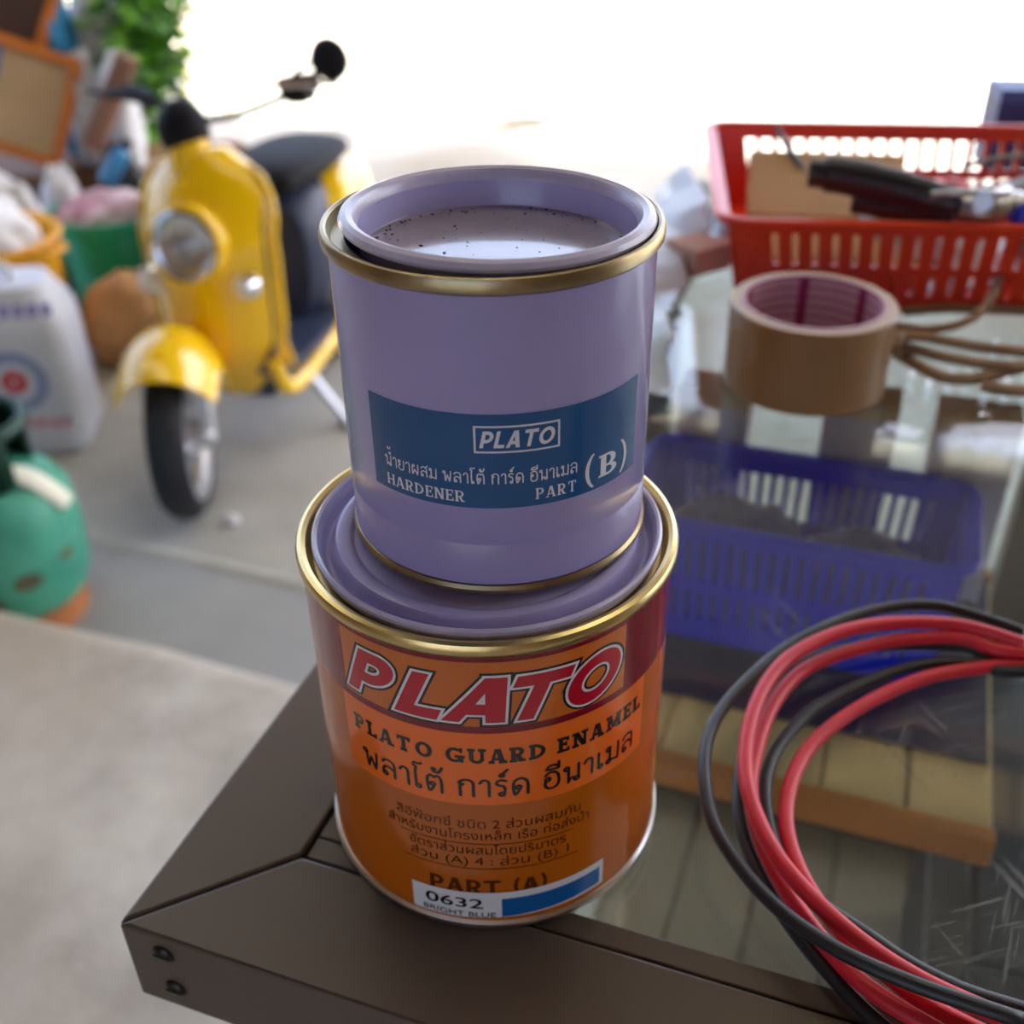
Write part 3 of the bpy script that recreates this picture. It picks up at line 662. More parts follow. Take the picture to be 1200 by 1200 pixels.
# ================================================================== CABLES
mat('cable_black', (.022, .026, .031), .42, 0, .1, 40); mat('cable_red', srgb(214, 40, 58), .42, 0, .04, 30)
def crop(p, z): return at_z(740 + p[0] * .4331, 680 + p[1] * .4333, TZ + z)
def cable(name, turns, r, m, label, outs):
    pts = []
    for (pp, z), ext in zip(turns, outs):
        zz = z if isinstance(z, (list, tuple)) else [z] * len(pp)
        pts += [crop(p, q) for p, q in zip(pp, zz)] + [Vector((x, y, TZ + h)) for x, y, h in ext]
    path = catmull(pts, 9)
    tag(MB().tube(path, r, 12).build(name, m), label, 'cable')
blk = (([(1062, 140), (900, 85), (780, 66), (640, 85), (500, 138), (400, 196), (330, 255), (255, 335), (210, 420), (197, 520), (220, 650), (290, 770), (400, 890), (560, 1000), (760, 1090), (1000, 1172), (1062, 1192), (1250, 1250), (1450, 1275)], [.006, .007, .008, .009, .010, .010, .011, .012, .013, .014, .014, .014, .015, .017, .0185, .018, .016, .014, .012]),
       ([(1062, 214), (900, 181), (740, 174), (600, 185), (480, 215), (410, 265), (350, 350), (305, 470), (290, 600), (310, 710), (370, 840), (450, 960), (560, 1090), (660, 1190), (790, 1290), (960, 1370), (1150, 1400)], .0026),
       ([(1062, 247), (950, 226), (800, 226), (660, 265), (500, 345), (410, 435), (368, 520), (365, 620), (400, 740), (480, 850), (640, 962), (760, 1042), (900, 1110), (1062, 1162), (1250, 1215), (1450, 1240)], .0026))
red = (([(1062, 172), (900, 124), (740, 114), (600, 130), (480, 176), (392, 242), (332, 350), (308, 480), (325, 600), (390, 740), (500, 870), (640, 990), (800, 1090), (1000, 1180), (1062, 1205), (1250, 1262), (1450, 1285)], [.010, .011, .013, .015, .016, .0165, .017, .017, .017, .017, .016, .014, .0125, .012, .011, .010, .009]),
       ([(1062, 194), (900, 158), (760, 158), (640, 178), (500, 224), (424, 280), (370, 365), (336, 470), (322, 560), (345, 690), (410, 825), (505, 960), (620, 1086), (780, 1192), (960, 1285), (1150, 1350), (1330, 1375)], .0075),
       ([(1062, 228), (950, 236), (780, 268), (620, 342), (500, 432), (442, 520), (418, 620), (430, 720), (484, 840), (600, 985), (760, 1120), (900, 1200), (1080, 1280), (1280, 1330)], .003))
cable('power_cable', blk, .0023, 'cable_black', 'coil of thin black electrical cable on the glass table top', (((.25, .168, .012), (.315, .20, .008), (.33, .27, .006), (.29, .325, .004)), ((.235, .150, .004), (.325, .20, .003), (.335, .28, .003), (.28, .325, .003)), ((.30, .18, .003), (.36, .17, .003))))
cable('power_cable', red, .00265, 'cable_red', 'coil of glossy red electrical cable on the glass table top', (((.245, .160, .009), (.31, .19, .009), (.322, .265, .009), (.28, .322, .009)), ((.27, .155, .006), (.318, .21, .005), (.325, .275, .004), (.275, .318, .004)), ((.30, .16, .003), (.36, .18, .003))))

# ================================================================== TAPE ROLL
mat('tape_brown', srgb(162, 122, 78), .3, 0, .04, 60, coat=.3); mat('tape_edge', srgb(206, 182, 156), .5, 0, .05, 80)
def core_mat():
    m = bpy.data.materials.new('tape_core'); m.use_nodes = True; MATS['core'] = m
    n = m.node_tree.nodes; l = m.node_tree.links; p = n['Principled BSDF']; p.inputs['Roughness'].default_value = .5
    tc = n.new('ShaderNodeTexCoord'); sp = n.new('ShaderNodeSeparateXYZ'); l.new(tc.outputs['Object'], sp.inputs[0])
    wv = n.new('ShaderNodeMath'); wv.operation = 'MULTIPLY'; wv.inputs[1].default_value = 1100; l.new(sp.outputs[2], wv.inputs[0])
    sn = n.new('ShaderNodeMath'); sn.operation = 'SINE'; l.new(wv.outputs[0], sn.inputs[0])
    gt = n.new('ShaderNodeMath'); gt.operation = 'GREATER_THAN'; gt.inputs[1].default_value = .55; l.new(sn.outputs[0], gt.inputs[0])
    mx = n.new('ShaderNodeMixRGB'); mx.inputs[1].default_value = (*srgb(206, 166, 178), 1); mx.inputs[2].default_value = (*srgb(176, 96, 128), 1); l.new(gt.outputs[0], mx.inputs[0])
    l.new(mx.outputs[0], p.inputs['Base Color']); return m
core_mat(); mat('core_band', srgb(150, 26, 84), .5)
tp = empty('tape_roll', (.1690, .5680, TZ), 0, 'roll of brown packing tape with a pink printed core', 'tape')
RT, RC, HT = .0455, .0372, .048
MB().lathe([(RC + .0022, .0), (RT - .0008, .0), (RT, .0008), (RT, HT - .0008), (RT - .0008, HT), (RC + .0022, HT)], 96, close=False).build('tape_winding', 'tape_brown', tp)
MB().lathe([(RC + .0024, HT + .0001), (RT - .0009, HT + .0001)], 96).build('winding_edge', 'tape_edge', tp)
cr = MB().lathe([(RC, .0002), (RC + .0022, .0002), (RC + .0022, HT + .0006), (RC, HT + .0006)], 96, close=True).build('core', 'core', tp)
for t in (-58, 6, 62, 140, 200):
    n = 6; w = 9; vs_ = []
    for i in range(n + 1):
        a = R(90 - t - w / 2 + w * i / n); vs_ += [((RC - .0002) * math.cos(a), (RC - .0002) * math.sin(a), .001), ((RC - .0002) * math.cos(a), (RC - .0002) * math.sin(a), HT)]
    MB().add(vs_, [(2 * i, 2 * i + 2, 2 * i + 3, 2 * i + 1) for i in range(n)]).build('printed_band', 'core_band', cr)

# ================================================================== ORANGE BASKET AND WHAT IS IN IT
mat('basket_red', srgb(242, 66, 34), .35, 0, .05, 20, coat=.2); mat('basket_blue', srgb(8, 40, 255), .35, 0, .06, 20, coat=.2)
def basket(name, loc, rz, L, D, H, m, label, pitch, bar, fl=.012):
    """moulded tray: rim, slotted walls with bars, solid foot, ribbed base. Origin at its near left foot."""
    root = empty(name, loc, rz, label, 'basket')
    def wallp(s, t, h):          # s along a side 0..1, side index t, height 0..H ; walls flare outwards
        e = fl * h / H
        x0, x1, y0, y1 = -e, L + e, -e, D + e
        return {0: (x0 + (x1 - x0) * s, y0, h), 1: (x1, y0 + (y1 - y0) * s, h), 2: (x1 - (x1 - x0) * s, y1, h), 3: (x0, y1 - (y1 - y0) * s, h)}[t]
    th = .0022
    nrm = {0: Vector((0, 1, 0)), 1: Vector((-1, 0, 0)), 2: Vector((0, -1, 0)), 3: Vector((1, 0, 0))}
    def slab(mb, s0, s1, t, h0, h1):
        A = [Vector(wallp(s0, t, h0)), Vector(wallp(s1, t, h0)), Vector(wallp(s1, t, h1)), Vector(wallp(s0, t, h1))]
        B = [p + nrm[t] * th for p in A]
        mb.add(A + B, [(0, 1, 2, 3), (7, 6, 5, 4), (0, 4, 5, 1), (1, 5, 6, 2), (2, 6, 7, 3), (3, 7, 4, 0)])
    for t in range(4):
        ln = L if t in (0, 2) else D; mb = MB()
        n = max(3, int((ln - .03) / pitch)); m0 = .5 * (1 - n * pitch / ln)
        rows = ((.0, .18, False), (.18, .42, True), (.42, .52, False), (.52, .86, True), (.86, 1.0, False))
        for h0, h1, slots in rows:
            if not slots: slab(mb, 0, 1, t, h0 * H, h1 * H); continue
            slab(mb, 0, m0, t, h0 * H, h1 * H); slab(mb, 1 - m0, 1, t, h0 * H, h1 * H)
            for k in range(n + 1):
                c = m0 + k * pitch / ln; w = (bar if t == 2 else pitch * .70) / ln / 2
                slab(mb, max(m0, c - w), min(1 - m0, c + w), t, h0 * H, h1 * H)
        mb.build('basket_wall', m, root, smooth=False)
    e = fl
    pts = [(x + L / 2, y + D / 2, H) for x, y in rrect(L + 2 * e + .008, D + 2 * e + .008, .016)]
    MB().tube(pts, .0042, 8, closed=True, flat=.7).build('rim', m, root)
    mb = MB(); mb.box(0, L, 0, D, 0, .0022)
    mb.build('base', m, root, smooth=False)
    return root
BK = Vector((.150, .675, TZ + .0005)); brz = R(-7)
bk = basket('plastic_basket', BK, brz, .36, .205, .062, MATS['basket_red'], 'orange-red slotted plastic basket full of odds and ends on the table', .0118, .0042)
def bkp(x, y, z): return BK + Matrix.Rotation(brz, 3, 'Z') @ Vector((x, y, z))
mat('kraft', srgb(190, 146, 98), .7, 0, .06, 12, bump=.03); mat('tool_black', srgb(38, 32, 40), .4, 0, .1, 30); mat('tool_metal', (.55, .55, .57), .3, 1, .1, 40)
mat('clear_film', (.82, .86, .92), .12, 0, trans=.55, bump=.3, bscale=40); mat('leaf_cloth', srgb(96, 120, 62), .7, 0, .2, 30); mat('cobalt', srgb(22, 50, 200), .3, coat=.4); mat('navy_box', srgb(44, 74, 150), .5, 0, .08, 20)
# kraft block (folded paper) lying across the left end
def rbox(name, loc, rot, w, d, h, m, label=None, cat=None, parent=None, bev=.002, group=None):
    o = MB().box(-w / 2, w / 2, -d / 2, d / 2, 0, h).build(name, m, parent, smooth=False, bevel=bev); o.location = loc; o.rotation_euler = rot
    return tag(o, label, cat, group)
kb = empty('paper_packet', bkp(.062, .100, .0035), brz + R(-3), 'folded brown kraft paper packet at the left end of the orange basket', 'packet')
M = Matrix.Rotation(R(14), 4, 'X')
MB().box(-.052, .058, -.074, .070, .020, .040, M).build('packet', 'kraft', kb, smooth=False, bevel=.003)
MB().box(-.053, .059, -.02, .020, .0402, .0412, M).build('flap', 'kraft', kb, smooth=False)
MB().box(-.045, .05, -.06, .05, 0, .016).build('lower_fold', 'kraft', kb, smooth=False, bevel=.003)
# black-handled crimping pliers lying over the basket
pl = empty('pliers', bkp(.15, .1, .06), brz, 'black-handled pliers lying across the contents of the orange basket', 'pliers')
def inb(px, py, z): return bkp(0, 0, 0) * 0 + at_z(px, py, TZ + z)
def tube_px(name, pp, r, m, parent, n=12, flat=1.0, seg=6):
    P = catmull([at_z(x, y, TZ + z) - (parent.location if parent else Vector()) for x, y, z in pp], seg)
    if parent: P = [Matrix.Rotation(-parent.rotation_euler.z, 3, 'Z') @ p for p in P]
    rr = r if not isinstance(r, (list, tuple)) else [r[min(len(r) - 1, int(i * len(r) / len(P)))] for i in range(len(P))]
    return MB().tube(P, rr, n, flat=flat).build(name, m, parent)
tube_px('handle', [(948, 203, .078), (985, 206, .078), (1040, 217, .076), (1095, 232, .072), (1130, 240, .07)], [.009, .0115, .0118, .0112, .0105, .010, .009], 'tool_black', pl)
tube_px('handle', [(1000, 236, .062), (1060, 244, .062), (1120, 250, .064), (1150, 246, .066)], [.008, .0095, .0095, .009, .008], 'tool_black', pl)
tube_px('jaw', [(1120, 243, .07), (1160, 246, .068), (1215, 238, .07)], [.010, .012, .010, .007], 'tool_metal', pl)
tube_px('pivot', [(1152, 236, .08), (1152, 240, .062)], .006, 'tool_metal', pl)
tube_px('spring', [(1092, 228, .08), (1125, 226, .083), (1160, 226, .082), (1182, 222, .08)], .0022, 'tool_metal', pl)
def crumple(name, loc, s, m, seed, label=None, cat=None, parent=None, amp=.25, freq=2.2, sub=4, group=None, flatb=True, rz=0, ridge=True):
    bm = bmesh.new(); bmesh.ops.create_icosphere(bm, subdivisions=sub, radius=1)
    for v in bm.verts:
        p = v.co.copy(); q = p * freq + Vector((seed * 3.1, seed * 1.7, seed))
        d = noise.fractal(q, .9, 2.1, 4)
        if ridge: d = .6 * d - .5 * abs(noise.noise(q * 1.6)) + .12
        v.co = p * (1 + amp * d)
        if flatb and v.co.z < -.55: v.co.z = -.55 + (v.co.z + .55) * .12
    zmin = min(v.co.z for v in bm.verts)
    for v in bm.verts: v.co = Vector((v.co.x * s[0], v.co.y * s[1], (v.co.z - zmin) * s[2]))
    for f in bm.faces: f.smooth = True
    me = bpy.data.meshes.new(name); bm.to_mesh(me); bm.free(); me.materials.append(MATS[m])
    o = bpy.data.objects.new(name, me); COL.objects.link(o); o.location = loc; o.rotation_euler = (0, 0, rz)
    if parent: o.parent = parent
    return tag(o, label, cat, group)
crumple('plastic_bag', bkp(.135, .065, .003), (.055, .05, .032), 'clear_film', 3, 'crumpled clear plastic bag beside the kraft packet in the orange basket', 'bag', amp=.35)
crumple('plastic_bag', bkp(.25, .14, .003), (.07, .05, .030), 'clear_film', 5, 'crumpled clear plastic bag at the back of the orange basket', 'bag', amp=.35)
crumple('cloth_rag', bkp(.298, .150, .003), (.062, .05, .045), 'leaf_cloth', 8, 'olive green crumpled rag at the right of the orange basket', 'rag', amp=.3)
kn = empty('screwdriver', bkp(.285, .035, .05), brz + R(10), 'screwdriver with a round blue handle at the right of the orange basket', 'screwdriver')
q_ = kn.location; kk = at_z(1199, 253, TZ + .066); kn.location = kk
MB().ell((0, 0, 0), .0085, .0085, .0085).build('handle_end', 'cobalt', kn)
MB().tube([(0.004, 0, 0), (.05, .006, -.003), (.09, .01, -.006)], [.008, .009, .007], 12).build('handle', 'cobalt', kn)
MB().tube([(.09, .01, -.006), (.15, .017, -.010)], .0025, 8).build('shaft', 'tool_metal', kn)
# dry twig and wire poking through
tag(tube_px('dry_twig', [(912, 150, .070), (918, 165, .064), (932, 185, .058), (945, 205, .050)], .0024, 'tool_black', None, 8), 'thin dark twig leaning against the back wall of the orange basket', 'twig')
mat('steel_wire', (.30, .30, .32), .4, .9)
tag(tube_px('metal_rod', [(1130, 195, .070), (1170, 186, .072), (1215, 182, .074), (1300, 178, .074)], .0022, 'steel_wire', None, 8), 'thin grey metal rod resting on the right rim of the orange basket', 'rod')
# fittings lying in the bottom of the basket
random.seed(21)
for k, (x, y, cl, lb) in enumerate(((.165, .16, 'basket_red', 'red plastic cap behind the black pliers in the basket'), (.20, .06, 'tool_metal', 'silver pipe fitting under the pliers in the basket'), (.225, .10, 'tool_black', 'black plastic fitting in the middle of the basket'), (.19, .115, 'lavender', 'pale lilac bottle cap behind the pliers in the basket'))):
    e = empty('pipe_fitting', bkp(x, y, .0035), random.uniform(0, 3), lb, 'fitting')
    MB().lathe([(.006, 0), (.014, 0), (.014, .012), (.011, .014), (.011, .026), (.0125, .028), (.0125, .034), (.006, .034)], 20, close=True).build('fitting', cl, e)
    MB().lathe([(.0115, .017), (.0122, .018), (.0115, .019), (.0122, .020), (.0115, .021)], 20).build('thread', cl, e)
# blue carton behind the basket
p = at_y(1180, 108, .965)
bb = empty('carton', (p.x + .045, .985, TZ), R(-6), 'dark blue printed carton standing behind the orange basket', 'carton')
MB().box(-.045, .045, -.02, .025, 0, p.z - TZ).build('box', 'navy_box', bb, smooth=False, bevel=.001)
MB().box(-.0452, .0452, -.0203, .0252, p.z - TZ - .010, p.z - TZ + .0005).build('lid', mat('pale_blue', srgb(70, 112, 190), .5), bb, smooth=False, bevel=.001)

# ================================================================== CORD, BAG AND BITS ON THE GLASS
mat('cord_tan', srgb(150, 116, 84), .55, 0, .12, 60)
strands = (([(1046, 392, .020), (1080, 395, .018), (1120, 402, .016), (1160, 408, .014), (1230, 414, .012), (1300, 410, .01)], .0038),
           ([(1048, 402, .012), (1080, 412, .010), (1120, 421, .010), (1170, 428, .010), (1240, 430, .010), (1310, 420, .01)], .0038),
           ([(1050, 412, .005), (1075, 428, .005), (1105, 442, .005), (1140, 444, .005), (1175, 436, .006), (1240, 420, .008), (1310, 412, .006)], .0042),
           ([(1058, 365, .012), (1100, 362, .014), (1150, 362, .014), (1230, 366, .014), (1310, 370, .012)], .0038),
           ([(1052, 382, .014), (1090, 386, .02), (1130, 378, .024), (1152, 362, .026), (1166, 340, .028), (1172, 322, .028)], .0032),
           ([(1150, 452, .004), (1190, 458, .004), (1240, 456, .004), (1310, 440, .004)], .0042))
cb = empty('cord_bundle', at_z(1160, 420, TZ), 0, 'tied bundle of flat tan cord beside the packing tape', 'cord')
for pp, r_ in strands: tube_px('strand', pp, r_, 'cord_tan', cb, 10, flat=.8)
tube_px('tie', [(1056, 392, .024), (1050, 402, .024), (1050, 414, .012), (1058, 420, .002)], .003, 'cord_tan', cb)
mat('bag_blue', srgb(206, 224, 246), .35, 0, .03, 15, bump=.15, bscale=25)
def sheet(name, poly, m, label, cat, z=.004, amp=.010, cell=.008, th=.0012, seed=1):
    """crumpled film lying on the glass: outline by points, with real folds and thickness"""
    W = [at_z(x, y, TZ) for x, y in poly]; xs = [p.x for p in W]; ys = [p.y for p in W]
    def inside(x, y):
        c = False
        for i in range(len(W)):
            a, b = W[i - 1], W[i]
            if (a.y > y) != (b.y > y) and x < (b.x - a.x) * (y - a.y) / (b.y - a.y) + a.x: c = not c
        return c
    nx = int((max(xs) - min(xs)) / cell) + 1; ny = int((max(ys) - min(ys)) / cell) + 1
    vs_ = []; fs = []
    for j in range(ny + 1):
        for i in range(nx + 1):
            x = min(xs) + i * cell; y = min(ys) + j * cell
            h = abs(noise.noise(Vector((x * 22 + seed, y * 9, seed)))) * amp * 2 + abs(noise.noise(Vector((x * 60, y * 45, seed + 3)))) * amp * .5
            vs_.append((x, y, TZ + z * .3 + h))
    for j in range(ny):
        for i in range(nx):
            if inside(min(xs) + (i + .5) * cell, min(ys) + (j + .5) * cell):
                k = j * (nx + 1) + i; fs.append((k, k + 1, k + nx + 2, k + nx + 1))
    used = sorted({i for f in fs for i in f}); mp = {u: i for i, u in enumerate(used)}
    mb = MB(); mb.add([vs_[u] for u in used], [tuple(mp[i] for i in f) for f in fs])
    o = mb.build(name, m, sharp=80); s = o.modifiers.new('thick', 'SOLIDIFY'); s.thickness = th; s.offset = 1
    ss = o.modifiers.new('sub', 'SUBSURF'); ss.levels = ss.render_levels = 1
    return tag(o, label, cat)
sheet('plastic_bag', [(806, 205), (826, 262), (828, 300), (800, 318), (806, 338), (784, 378), (786, 470), (742, 478), (735, 400), (752, 300), (772, 222)], 'bag_blue', 'pale blue plastic bag lying between the small can and the orange basket', 'bag', cell=.006)
mat('card_pink', srgb(206, 170, 152), .7, 0, .05, 10); mat('reflection_cream', srgb(238, 206, 152), .7, 0, .05, 10); mat('reflection_pale', srgb(226, 214, 208), .7, 0, .05, 10)
pp = at_z(818, 322, TZ); cbx = empty('cardboard_piece', (pp.x + .004, pp.y + .012, TZ + .0003), R(30), 'small folded piece of pinkish cardboard at the left foot of the orange basket', 'cardboard')
MB().box(-.016, .016, -.012, .022, 0, .018).build('fold', 'card_pink', cbx, smooth=False, bevel=.001); MB().box(-.0162, .018, -.0125, .004, .0182, .019).build('flap', 'card_pink', cbx, smooth=False)
p = at_z(1155, 484, TZ)
mat('drop', (.9, .93, .97), .02, 0, trans=1.0, ior=1.33)
tag(MB().lathe([(0, .0022), (.0012, .0020), (.0024, .0013), (.0030, .0004), (.0031, 0), (0, 0)], 20).build('water_drop', 'drop'), 'bright round water drop on the glass right of the tape', 'drop').location = (p.x, p.y, TZ - .0017)

# ================================================================== UNDER THE GLASS
sb = TF(.062, .425, -.1970)
crate = basket('plastic_basket', sb, BROT, .192, .085, .098, MATS['basket_blue'], 'blue slotted plastic basket on the shelf under the glass', .0085, .0036, fl=.006)
def on_shelf(name, u, v, w, d, h, m, label, cat, rz=0, zt=-.1970, band=None):
    e = empty(name, TF(u, v, zt), BROT + rz, label, cat)
    MB().box(-w / 2, w / 2, -d / 2, d / 2, 0, h).build('box', m, e, smooth=False, bevel=.0012)
    mb = MB().box(-w / 2, w / 2, -d / 2 - .0002, d / 2 + .0002, h - .012, h + .0012); mb.build('lid', band or m, e, smooth=False, bevel=.0008)
    return e
on_shelf('reflection_box', .052 + .035, .541, .05, .03, .135, 'reflection_pale', 'cream-topped box standing in for a roof reflection behind the left end of the blue basket', 'carton', band='reflection_cream')  # these three boxes stand in for bright roof panels mirrored in the glass
on_shelf('reflection_box', .185, .541, .048, .03, .142, 'reflection_pale', 'cream-topped box standing in for a roof reflection behind the middle of the blue basket', 'carton', band='reflection_cream')
on_shelf('reflection_box', .258, .541, .052, .03, .142, 'reflection_pale', 'cream-topped box standing in for a roof reflection behind the right end of the blue basket', 'carton', band='reflection_cream')
mat('sheet_navy', srgb(26, 32, 74), .6, 0, .2, 20)
MB().box(0, .24, 0, .19, 0, .0025).build('dark_sheet', 'sheet_navy', None, smooth=False, bevel=.0008)  # thin dark navy sheet, darkens the strip in front of the basket
o = bpy.data.objects['dark_sheet']; o.location = TF(.052, .368, -.1998); o.rotation_euler = (0, 0, BROT); tag(o, 'dark navy flat sheet under the blue basket', 'mat')
mat('violet_stuff', srgb(74, 66, 128), .6, 0, .3, 30)
crumple('cloth_rag', TF(.12, .468, -.1940), (.055, .036, .05), 'violet_stuff', 11, 'crumpled violet rag in the left half of the blue basket', 'rag', amp=.3, rz=BROT)
crumple('cloth_rag', TF(.20, .468, -.1940), (.045, .036, .046), 'violet_stuff', 14, 'crumpled violet rag in the right half of the blue basket', 'rag', amp=.3, rz=BROT)
mat('case_black', srgb(26, 27, 34), .45, 0, .1, 20)
dk = empty('equipment_case', TF(.40, .40, -.4995), BROT, 'black equipment case standing on the lower shelf under the cables', 'case')
MB().box(-.112, .12, -.15, .10, 0, .27).build('case', 'case_black', dk, smooth=False, bevel=.006)
MB().box(-.113, .121, -.151, .101, .13, .14).build('seam', 'tool_metal', dk, smooth=False)
MB().tube([(-.05, -.15, .10), (-.05, -.175, .10), (.05, -.175, .10), (.05, -.15, .10)], .006, 8).build('handle', 'case_black', dk)

# ================================================================== YELLOW SCOOTER
mat('yellow', srgb(255, 204, 8), .22, 0, .02, 5, coat=.6); mat('tyre', srgb(34, 36, 42), .7, 0, .1, 40, bump=.1); mat('alloy', (.62, .63, .66), .3, .9, .1, 20); mat('chrome', (.85, .86, .88), .08, 1.0)
mat('black_plastic', srgb(22, 20, 26), .6, 0, .05, 20, spec=.2); mat('seat_vinyl', srgb(22, 23, 28), .65, 0, .1, 30, bump=.05, spec=.2); mat('inner_blue', srgb(50, 58, 84), .4, 0, .1, 10); mat('lamp_glass', (.95, .96, .97), .03, 0, trans=1.0); mat('signal_glass', (.86, .88, .92), .12, 0, trans=.3)
SW = at_z(238, 592, 0); SAL = R(75)
sc = empty('motor_scooter', (SW.x - .018, SW.y, 0), SAL, 'yellow retro motor scooter with a round headlamp parked on the concrete', 'scooter')
# local X = towards its tail, local -Y = its left, Z up
def L(bk, lf, z): return Vector((bk, -lf, z))
def wheel(parent_name, cx, steer, r, w, name):
    e = None
    M = Matrix.Translation((cx, 0, r)) @ Matrix.Rotation(steer, 4, 'Z') @ Matrix.Rotation(R(90), 4, 'X')
    rr = r - w * .55
    prof = [(rr - .012, -w * .33), (rr + .01, -w * .46), (r - w * .22, -w * .5), (r - w * .05, -w * .33), (r, -w * .1), (r, w * .1), (r - w * .05, w * .33), (r - w * .22, w * .5), (rr + .01, w * .46), (rr - .012, w * .33)]
    ty = MB().lathe(prof, 56, M, close=True).build(name, 'tyre', sc)
    MB().lathe([(rr - .03, -w * .28), (rr - .008, -w * .42), (rr + .006, -w * .47), (rr + .002, -w * .3), (rr - .012, 0), (rr + .002, w * .3), (rr + .006, w * .47), (rr - .008, w * .42), (rr - .03, w * .28), (rr - .04, 0)], 56, M, close=True).build('wheel_rim', 'alloy', ty)
    mb = MB(); mb.lathe([(0, -.05), (.035, -.05), (.042, -.03), (.042, .03), (.035, .05), (0, .05)], 24, M)
    for k in range(5):
        a = 2 * math.pi * k / 5 + .3; Q = M @ Matrix.Rotation(a, 4, 'Z')
        mb.box(.03, rr - .02, -.014, .014, -.018, .018, Q)
    mb.build('wheel_hub', 'alloy', ty)
    return ty
ST = R(20)
wheel('f', 0, ST, .195, .085, 'front_wheel'); wheel('r', .92, 0, .195, .095, 'rear_wheel')
# fender: arched shell over the front wheel
mb = MB(); rings = []
for i in range(19):
    a = R(22 + 102 * i / 18)                       # from the rear round to the front
    ra = .240 + .025 * math.sin(a)
    wd = .096 + .020 * math.sin(a) ; rg = []
    for k in range(13):
        q = -1 + 2 * k / 12; dr = -.105 * abs(q) ** 2.6
        rg.append(Vector(((ra + dr) * math.cos(a), q * wd, .195 + (ra + dr) * math.sin(a) * 1.0)))
    for k in range(12, -1, -1):
        q = -1 + 2 * k / 12; dr = -.105 * abs(q) ** 2.6 - .006
        rg.append(Vector(((ra + dr) * math.cos(a), q * wd * .95, .195 + (ra + dr) * math.sin(a))))
    rings.append([Matrix.Rotation(ST, 3, 'Z') @ p for p in rg])
mb.loft(rings); mb.build('front_fender', 'yellow', sc)
for s in (-1, 1):
    Mst = Matrix.Rotation(ST, 3, 'Z')
    f_ = MB().tube([Mst @ Vector((.0, s * .062, .19)), Mst @ Vector((.03, s * .062, .30)), Mst @ Vector((.07, s * .055, .40))], [.020, .020, .017], 12).build('fork_leg', 'alloy', sc)
    MB().ell(Mst @ Vector((0, s * .062, .19)), .028, .02, .028).build('axle_cap', 'alloy', f_)
# apron (leg shield): wide arched shell, convex to the front
def apron_half(z):
    for (z0, w0), (z1, w1) in zip(AP, AP[1:]):
        if z0 <= z <= z1: t = (z - z0) / (z1 - z0); t = t * t * (3 - 2 * t); return w0 + (w1 - w0) * t
    return AP[-1][1]
AP = ((.17, .135), (.28, .155), (.42, .168), (.56, .172), (.64, .170), (.69, .160), (.725, .138), (.752, .102), (.772, .064), (.785, .052), (.84, .048))
rings = []
for i in range(34):
    z = .17 + .62 * i / 33; hw = apron_half(z)
    xf = .165 + (.0 if z < .6 else (z - .6) * .55) + (.0 if z > .34 else (.34 - z) * .55)
    bul = .085 if z < .62 else .085 - (z - .62) * .25
    rg = []
    for k in range(17):
        q = -1 + 2 * k / 16; rg.append(Vector((xf + bul * abs(q) ** 2.4 + .012 * abs(q), q * hw, z)))
    for k in range(16, -1, -1):
        q = -1 + 2 * k / 16; rg.append(Vector((xf + .035 + bul * .72 * abs(q) ** 2.4 + .03 * abs(q), q * (hw - .008), z)))
    rings.append(rg)
ap = MB().loft(rings).build('leg_shield', 'yellow', sc, sub=1)
for s in (-1, 1):                                  # pale piping round the shield's edge
    pts = []
    for i in range(30):
        z = .20 + .545 * i / 29; hw = apron_half(z); xf = .165 + (.0 if z < .6 else (z - .6) * .55) + (.0 if z > .34 else (.34 - z) * .55); bul = .085 if z < .62 else .085 - (z - .62) * .25
        pts.append((xf + bul + .018, s * (hw + .001), z))
    MB().tube(pts, .0085, 8).build('edge_trim', 'yellow', ap)
# inner leg shield (dark) behind it
rings = []
for i in range(14):
    z = .25 + .48 * i / 13; hw = apron_half(z) - .012; x = .255 + (.0 if z < .6 else (z - .6) * .45)
    rings.append([Vector((x + .012 * math.cos(math.pi * q / 2), q * hw, z)) for q in [-1 + 2 * k / 10 for k in range(11)]] + [Vector((x - .012, q * hw, z)) for q in [1 - 2 * k / 10 for k in range(11)]])
MB().loft(rings).build('inner_shield', 'inner_blue', sc)
# headlamp with chrome bezel
HM = Matrix.Translation((.172, 0, .600)) @ Matrix.Rotation(R(-90 + 8), 4, 'Y')
hl = MB().lathe([(.094, -.03), (.098, .0), (.096, .014), (.088, .020), (.079, .016), (.076, .006)], 48, HM).build('headlamp', 'yellow', sc)
MB().lathe([(.079, .014), (.082, .019), (.078, .022), (.074, .016)], 48, HM).build('bezel', 'chrome', hl)
MB().lathe([(0, .012), (.03, .0125), (.055, .014), (.070, .0165), (.077, .019)], 40, HM).build('reflector', 'chrome', hl)
MB().lathe([(0, .046), (.03, .043), (.055, .034), (.070, .025), (.077, .019), (.0755, .018), (.05, .033), (0, .042)], 40, HM).build('lens', 'lamp_glass', hl)
MB().ell((.146, 0, .604), .010, .010, .010).build('bulb', 'signal_glass', hl)
for s in (-1, 1):                                  # turn signals low on the shield
    z = .505 if s < 0 else .50; y = s * .118; x = .165 + .03
    M = Matrix.Translation((x, y, z)) @ Matrix.Rotation(s * R(28), 4, 'Z') @ Matrix.Rotation(R(-90), 4, 'Y')
    t_ = MB().lathe([(.036, -.02), (.036, .004), (.030, .012), (.026, .010)], 28, M).build('turn_signal', 'chrome', sc)
    MB().lathe([(0, .030), (.014, .027), (.024, .018), (.028, .008)], 28, M).build('lens', 'signal_glass', t_)
